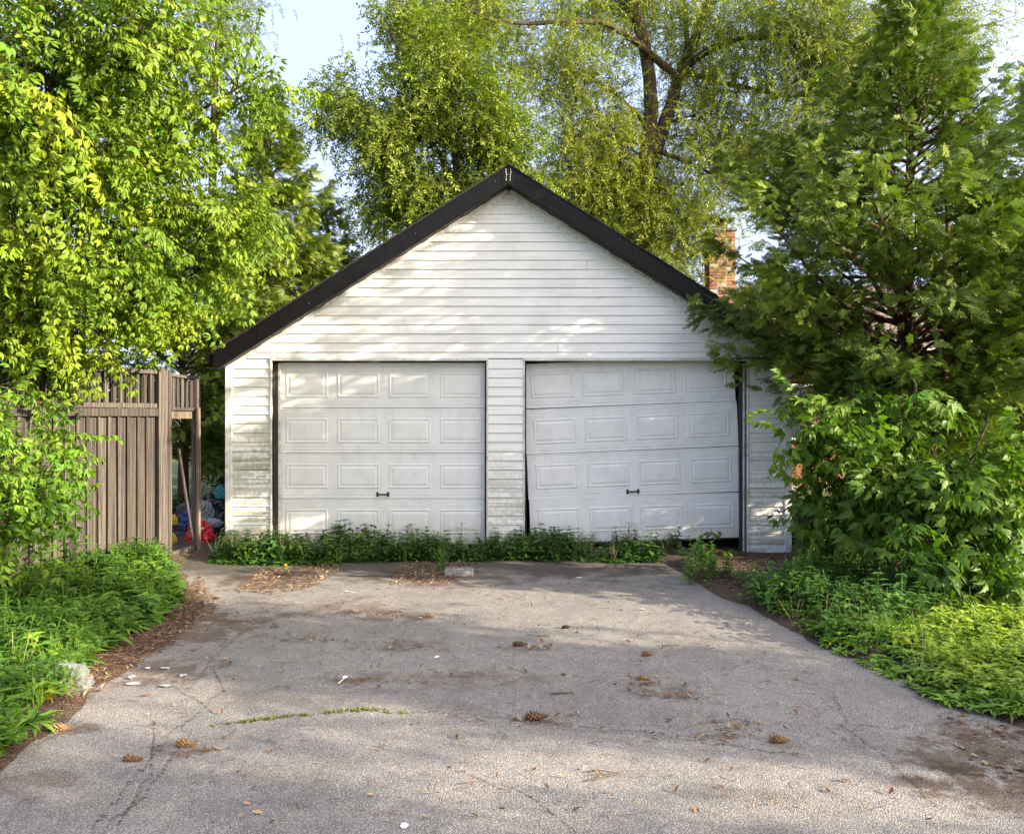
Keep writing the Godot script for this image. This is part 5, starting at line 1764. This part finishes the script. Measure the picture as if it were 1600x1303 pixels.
	# ---- trees on the neighbour's side, right of the drive: the low sun comes through them
	rng.seed = 740
	for s in [[9.6, 1.2, 1.75, 5.6], [9.6, -2.25, 0.75, 5.2]]:
		t = thing("hedge_tree", ["leafy tree on the right of the drive, farther from the garage", "small leafy tree on the right of the drive, nearer the garage"][[1.2, -2.25].find(s[1])], "tree", Vector3(s[0], 0, s[1]), "trees along the right of the drive")
		b = MB.new()
		sk = limb(b, [Vector3(0, -0.1, 0), Vector3(0.1, s[3] * 0.4, 0), Vector3(0, s[3] * 0.85, 0.1)], 0.14, 0.03, 7)
		part("trunk", b, M.bark, t)
		crown(t, sk, LEAF.ovate, M.leaf, {"seed": 741 + int(s[1] * 10.0), "vols": [[Vector3(0, s[3] * 0.5, 0), Vector3(s[2], s[3] * 0.5, s[2]), 120]], "per": 34, "spread": 0.3, "droop": 0.3, "size": [0.9, 1.4], "cols": mg, "tw": 0.012, "rise": 0.3, "fill": 0.4})

func build_beds() -> void:
	rng.seed = 800
	var broad: Array = [weed_mesh(4, 0.24, 0.075, 0.050), weed_mesh(5, 0.30, 0.085, 0.042), weed_mesh(3, 0.17, 0.072, 0.055), weed_mesh(4, 0.20, 0.070, 0.052, 1), weed_mesh(6, 0.27, 0.06, 0.04)]
	var low: Array = [weed_mesh(0, 0, 0.11, 0.05), weed_mesh(2, 0.09, 0.065, 0.05), weed_mesh(0, 0, 0.085, 0.06), weed_mesh(0, 0, 0.13, 0.035, 1)]
	var grass: Array = [grass_mesh(14, 0.20, 0.0035), grass_mesh(12, 0.28, 0.004), grass_mesh(16, 0.13, 0.003)]
	var lance: Array = [weed_mesh(7, 0.36, 0.10, 0.018), weed_mesh(6, 0.30, 0.09, 0.016)]
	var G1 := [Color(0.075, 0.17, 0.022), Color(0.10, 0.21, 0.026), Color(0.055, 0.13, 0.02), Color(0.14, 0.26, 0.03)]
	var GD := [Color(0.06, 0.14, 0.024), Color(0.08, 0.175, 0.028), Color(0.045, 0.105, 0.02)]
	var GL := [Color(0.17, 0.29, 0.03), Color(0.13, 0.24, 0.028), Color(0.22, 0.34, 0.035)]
	# strip of weeds at the foot of the doors
	var strip := PackedVector2Array([Vector2(-3.5, -9.98), Vector2(-3.5, -9.55), Vector2(-3.2, -9.42), Vector2(-2.0, -9.36), Vector2(-1.0, -9.5), Vector2(0.2, -9.52), Vector2(1.3, -9.5), Vector2(1.9, -9.62), Vector2(2.0, -9.86), Vector2(0.5, -9.95)])
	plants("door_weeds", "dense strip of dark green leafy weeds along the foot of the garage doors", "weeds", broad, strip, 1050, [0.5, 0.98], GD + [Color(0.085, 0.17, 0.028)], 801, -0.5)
	plants("door_creeper", "low leaves spreading on the asphalt edge in front of the door weeds", "weeds", low, PackedVector2Array([Vector2(-3.6, -9.6), Vector2(-3.3, -9.32), Vector2(-2.0, -9.22), Vector2(-1.9, -9.5), Vector2(1.6, -9.42), Vector2(1.9, -9.6)]), 380, [0.6, 0.95], GD, 802, -0.3)
	plants("yellowing_weeds", "patch of yellowing weeds on the asphalt below the left door", "weeds", low, poly([[420, 872], [520, 872], [510, 892], [440, 895]]), 60, [0.4, 0.75], [Color(0.17, 0.24, 0.03), Color(0.10, 0.17, 0.025)], 803, -0.5, 0.0)
	# left bed
	var lb := poly([[-60, 1250], [10, 1185], [60, 1140], [110, 1085], [190, 1015], [245, 975], [282, 938], [262, 900], [250, 880], [130, 892], [30, 918], [-100, 950]])
	plants("left_bed_weeds", "mixed leafy weeds filling the bed between fence and asphalt on the left", "weeds", broad, lb, 1200, [0.35, 0.72], G1, 811, -0.3)
	plants("left_bed_rosettes", "low rosette leaves along the left bed", "weeds", low, lb, 1300, [0.6, 1.35], G1 + GL, 812, -0.4)
	plants("left_bed_grass", "tufts of grass in the left bed", "grass", grass, lb, 300, [0.45, 0.85], GL, 813, -0.1)
	plants("left_bed_tall_weeds", "narrow leaved tall weeds at the left edge of the bed", "weeds", lance, poly([[-60, 1100], [60, 1080], [110, 1010], [60, 960], [-60, 980]]), 60, [0.7, 1.1], G1, 814, -0.4)
	plants("fence_foot_weeds", "taller dark weeds along the foot of the board fence", "weeds", broad, poly([[280, 895], [250, 905], [150, 935], [60, 965], [20, 935], [130, 892], [240, 880]]), 200, [0.5, 0.95], G1, 815, -0.4)
	# right bed
	var rb := poly([[1195, 958], [1238, 986], [1298, 1016], [1388, 1058], [1478, 1104], [1590, 1136], [1800, 1195], [1800, 960], [1600, 900], [1420, 880], [1260, 872], [1225, 900]])
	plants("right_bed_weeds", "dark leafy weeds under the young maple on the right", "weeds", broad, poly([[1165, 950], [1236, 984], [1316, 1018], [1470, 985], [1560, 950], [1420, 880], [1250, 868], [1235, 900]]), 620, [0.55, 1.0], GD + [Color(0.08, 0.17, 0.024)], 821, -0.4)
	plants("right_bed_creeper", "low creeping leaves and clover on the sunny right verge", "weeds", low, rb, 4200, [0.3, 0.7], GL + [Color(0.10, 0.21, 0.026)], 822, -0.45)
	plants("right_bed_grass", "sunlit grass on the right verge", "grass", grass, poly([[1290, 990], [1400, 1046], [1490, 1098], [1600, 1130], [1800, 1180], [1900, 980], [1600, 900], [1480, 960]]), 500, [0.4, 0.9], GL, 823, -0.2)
	plants("sun_tinted_weeds", "low leaves at the right edge of the verge with sunlight put into their yellow green", "weeds", [low[0], low[2], broad[2], low[1]], poly([[1400, 1030], [1490, 1085], [1600, 1112], [1800, 1160], [1800, 940], [1600, 900], [1500, 950]]), 2600, [0.28, 0.6], [Color(0.28, 0.38, 0.035), Color(0.21, 0.32, 0.03), Color(0.34, 0.43, 0.045)], 827, -0.4, 0.05)  # added patch: sunlight is put into this brighter leaf colour
	plants("edge_weeds", "row of small green weeds along the asphalt edge near the right door", "weeds", broad, poly([[1060, 885], [1075, 915], [1130, 935], [1200, 960], [1235, 950], [1150, 915], [1110, 890]]), 85, [0.45, 0.8], G1, 824, 0.0)
	plants("far_lawn", "grass behind the right cedar", "grass", grass, PackedVector2Array([Vector2(3.5, -14), Vector2(7.8, -14), Vector2(7.8, -9.0), Vector2(4.6, -8.2)]), 1600, [0.7, 1.3], GL, 825, -0.5)
	plants("gap_weeds", "weeds on the ground between the fence and garage wall", "weeds", broad, PackedVector2Array([Vector2(-3.55, -10.3), Vector2(-3.5, -13), Vector2(-5.5, -13), Vector2(-4.3, -11.6), Vector2(-3.75, -11.0)]), 260, [0.7, 1.1], GD, 826, -0.4)
	# leaf litter: curled brown leaves, needles and bits
	rng.seed = 830
	var lm: Array = []
	for k in 4:
		var b := MB.new()
		if k < 2:
			blade(b, Vector3.ZERO, Vector3(1, 0.05, 0).normalized(), Vector3.UP, 0.045, 0.022, -0.3 if k == 0 else 0.2, 0.5)
		else:
			limb(b, [Vector3(-0.03, 0.002, 0), Vector3(0, 0.006, 0.004), Vector3(0.035, 0.003, 0.0)], 0.0018, 0.001, 3)
		lm.push_back(b.mesh())
	var brown := [Color(0.15, 0.075, 0.04), Color(0.20, 0.11, 0.06), Color(0.10, 0.055, 0.03), Color(0.34, 0.24, 0.14)]
	var patches := [["left_litter", "brown leaf litter and needles along the edge of left weeds", poly([[60, 1150], [130, 1100], [200, 1050], [290, 990], [345, 950], [310, 900], [285, 935], [250, 975], [180, 1022], [110, 1085]]), 6000],
		["left_door_litter", "brown litter patch on the asphalt below the left door", poly([[370, 925], [400, 890], [520, 880], [540, 890], [480, 920], [420, 930]]), 1800],
		["paver_litter", "brown twiggy litter around the paver and grass tuft", poly([[610, 915], [620, 885], [680, 875], [740, 880], [745, 900], [700, 915]]), 1800],
		["right_litter", "sunlit brown litter at the foot of the right pier", poly([[1090, 905], [1110, 875], [1240, 866], [1260, 900], [1220, 950], [1180, 945]]), 2600],
		["right_edge_litter", "bare soil with scattered bits at the right edge of drive", poly([[1430, 1080], [1500, 1112], [1700, 1170], [1750, 1290], [1600, 1260], [1500, 1180]]), 700],
		["drive_litter", "scattered needles and bits on the asphalt drive", poly([[300, 1290], [200, 1100], [350, 930], [1000, 900], [1300, 1060], [1500, 1290]]), 2600]]
	for p in patches:
		var t := thing(p[0], p[1], "leaf litter")
		stuff(t)
		var bufs: Array[PackedFloat32Array] = []
		for k in 4: bufs.push_back(PackedFloat32Array())
		var pg: PackedVector2Array = p[2]
		var lo := pg[0]
		var hi := pg[0]
		for v in pg:
			lo = lo.min(v); hi = hi.max(v)
		var made := 0
		while made < p[3]:
			var q := Vector2(R(lo.x, hi.x), R(lo.y, hi.y))
			made += 1
			if p[0] == "drive_litter" and made % 10 < 3:
				var hs: Array = [[560, 1065], [670, 966], [620, 1010], [1050, 1088], [1130, 1152], [545, 958], [612, 962], [300, 1172], [700, 1062], [1010, 1068], [830, 1014], [850, 1128], [110, 1143], [1160, 1135], [480, 1000]][rng.randi() % 15]
				q = g2(hs[0], hs[1]) + Vector2(N(0.13), N(0.07))
			if not Geometry2D.is_point_in_polygon(q, pg): continue
			var c: Color = brown[rng.randi() % 4]
			var s := R(0.5, 1.15)
			put(bufs[(rng.randi() % 2 if rng.randf() < 0.3 else 2 + rng.randi() % 2) if p[0] != "drive_litter" else (2 + rng.randi() % 2 if rng.randf() < 0.85 else 0)], Transform3D(Basis(Vector3.UP, R(0, TAU)).rotated(Vector3.RIGHT, N(0.25)).scaled(Vector3(s, s, s)), Vector3(q.x, maxf(ground_height(q), 0.0) + 0.006, q.y)), c)
		for k in 4:
			if bufs[k].size() > 0: scatter("bits", lm[k], M.litter, bufs[k], t)
	# moss in the crack
	var t2 := thing("mossy_crack", "line of green moss growing in the crack across the drive", "moss")
	stuff(t2)
	var mb := PackedFloat32Array()
	var tuft := MB.new()
	for k in 7:
		var a := R(0, TAU)
		var o := Vector3(N(0.006), 0, N(0.006))
		tuft.tri(o + Vector3(cos(a), 0, sin(a)) * 0.006, o - Vector3(cos(a), 0, sin(a)) * 0.006, o + Vector3(N(0.006), R(0.005, 0.012), N(0.006)))
	var tm := tuft.mesh()
	var line := [[300, 1140], [345, 1133], [400, 1126], [480, 1117], [540, 1110], [570, 1109], [640, 1115]]
	for k in line.size() - 1:
		var p0 := gr(line[k][0], line[k][1])
		var p1 := gr(line[k + 1][0], line[k + 1][1])
		var cnt := int(p0.distance_to(p1) * (170 if k < 5 else 70))
		for s in cnt:
			var q := p0.lerp(p1, rng.randf()) + Vector3(0, 0.001, N(0.009) + 0.012 * gnoise.get_noise_1d(p0.x * 90.0 + s * 0.02))
			if gnoise.get_noise_2d(q.x * 14.0, 3.0) < -0.12: continue
			var v := R(0.7, 1.3)
			var sc := R(0.7, 1.7)
			put(mb, Transform3D(Basis(Vector3.UP, R(0, TAU)).scaled(Vector3(sc, sc * 0.7, sc)), q), Color(0.15 * v, 0.15 * v, 0.045 * v))
	scatter("moss", tm, M.moss, mb, t2)
	# dead stems and stray grass among the weeds, so that no bed is all one plant
	rng.seed = 845
	var dead := MB.new()
	for k in 5:
		var a := R(0, TAU)
		var tp := Vector3(cos(a) * R(0.05, 0.2), R(0.15, 0.3), sin(a) * R(0.05, 0.2))
		limb(dead, [Vector3.ZERO, tp * 0.6 + N3(0.01), tp], 0.0022, 0.001, 3)
	var dm := dead.mesh()
	var t3 := thing("dead_stems", "dry straw coloured stems scattered among the green weeds", "dead stems")
	stuff(t3)
	var dbuf := PackedFloat32Array()
	for pg in [[lb, 70], [rb, 90], [strip, 26]]:
		for k in int(pg[1]) * 4:
			var q := Vector2(R(-5.5, 5.5), R(-10, -3))
			if pg[0] == strip: q = Vector2(R(-3.5, 2.0), R(-10, -9.3))
			if not Geometry2D.is_point_in_polygon(q, pg[0]): continue
			var v := R(0.6, 1.3)
			put(dbuf, Transform3D(Basis(Vector3.UP, R(0, TAU)).scaled(Vector3.ONE * R(0.6, 1.2)), Vector3(q.x, 0.03, q.y)), Color(0.36 * v, 0.29 * v, 0.15 * v))
	scatter("stems", dm, M.litter, dbuf, t3)
	plants("door_grass", "thin grass blades growing through the door weeds", "grass", grass, strip, 60, [0.8, 1.3], GL, 846, -0.2)
	# single plants
	var o := part("grass_tuft", grass_mesh(60, 0.34, 0.004), M.weed_solo, self)
	o.position = gr(690, 893, 0.0)
	tag(o, "upright green grass tuft growing beside the stone paver", "grass tuft")
	var solos := [[980, 872, 8, 0.42, 0.11, 0.020, "tall narrow leaved weed standing before the right door"], [645, 866, 6, 0.36, 0.10, 0.03, "tall weed topping the strip right of the left door handle"], [905, 868, 6, 0.33, 0.09, 0.026, "tall thin weed near the left foot of right door"], [720, 866, 6, 0.38, 0.10, 0.03, "tall weed topping the strip at the right end of left door"], [1020, 878, 5, 0.30, 0.10, 0.045, "bushy weed at the right end of the door weeds"]]
	for s in solos:
		o = part("tall_weed", weed_mesh(s[2], s[3], s[4], s[5]), M.weed_solo, self)
		o.position = gr(s[0], s[1], 0.0)
		tag(o, s[6], "weed")
	var ms := thing("maple_seedling", "small maple seedling with lobed leaves in front of lifted right door", "seedling", gr(1112, 872, 0.0))
	var mbx := MB.new()
	limb(mbx, [Vector3.ZERO, Vector3(0.02, 0.18, 0.0), Vector3(-0.01, 0.34, 0.02)], 0.005, 0.003, 5)
	limb(mbx, [Vector3(0.02, 0.08, 0.0), Vector3(0.12, 0.13, 0.03), Vector3(0.2, 0.12, 0.05)], 0.004, 0.002, 5)
	part("stem", mbx, M.bark, ms)
	for k in 9:
		var a := k * 2.4
		var on := Vector3(-0.01, 0.34 - 0.02 * k * 0.5, 0.02) if k < 6 else Vector3(0.17, 0.13, 0.04)
		part("leaf", LEAF.lobed_tinted[k % 6], M.leaf, ms, Transform3D(aim(Vector3(cos(a), -0.15, sin(a)), R(0.6, 0.85)), on))
	# dandelions
	var dd := [[64, 945, 6.6, 922, "yellow dandelion flower highest in the left weeds, before the fence"], [212, 985, 0, 973, "yellow dandelion flower by the right margin of the left weeds"], [43, 1090, 0, 1066, "yellow dandelion flower left of the crumpled plastic bag"], [79, 1110, 0, 1097, "yellow dandelion flower just below the crumpled plastic bag"], [447, 893, 0, 888, "yellow flower on the asphalt weeds below the left door"], [137, 1010, 0, 1005, "orange yellow flower above a yellow stalk in left weeds"]]
	for s in dd:
		var g := gr(s[0], s[1], 0.0)
		var hh: float = (s[1] - s[3]) / FPX * -g.z + 0.03
		var f := thing("dandelion", s[4], "dandelion", g, "dandelions")
		var b := MB.new()
		b.col = Color(0.25, 0.33, 0.08)
		limb(b, [Vector3.ZERO, Vector3(0.01, hh * 0.6, 0.0), Vector3(0.0, hh, 0.01)], 0.003, 0.0025, 5)
		part("stem", b, M.moss, f)
		b = MB.new()
		for k in 44:
			var q := k / 44.0
			var a := k * 2.39996
			var l := 0.020 * R(0.8, 1.1)
			var d := Vector3(cos(a), lerpf(0.15, 1.6, 1.0 - q), sin(a)).normalized()
			var sd := Vector3(-sin(a), 0, cos(a)) * 0.0028
			b.col = Color(0.80, R(0.45, 0.58), 0.012)
			b.quad(-sd * 0.4, sd * 0.4, d * l + sd, d * l - sd)
		part("flower", b, M.moss, f, Transform3D(Basis(Vector3(1, 0, 0), 0.5), Vector3(0, hh, 0.01)))
	# bin behind the corner
	var bn := thing("waste_bin", "dark grey bin standing behind the right corner of the garage", "bin", Vector3(3.62, 0, -10.75))
	var bb := MB.new()
	var prof := [[0.0, 0.19], [0.52, 0.235]]
	var k4 := [Vector3(-1, 0, -1), Vector3(1, 0, -1), Vector3(1, 0, 1), Vector3(-1, 0, 1)]
	for q in 4:
		var a: Vector3 = k4[q]
		var c: Vector3 = k4[(q + 1) % 4]
		bb.quad(c * prof[0][1], a * prof[0][1], a * prof[1][1] + Vector3(0, 0.52, 0), c * prof[1][1] + Vector3(0, 0.52, 0))
	part("body", bb, M.rubber, bn)
	bb = MB.new()
	bb.box(Transform3D(Basis(), Vector3(0, 0.54, 0)), Vector3(0.50, 0.04, 0.50), 0.012)
	part("lid", bb, M.rubber, bn)
	bb = MB.new()
	bb.tube(PackedVector3Array([Vector3(-0.18, 0.5, -0.27), Vector3(0.18, 0.5, -0.27)]), PackedFloat32Array([0.012, 0.012]), 7)
	part("handle", bb, M.rubber, bn)
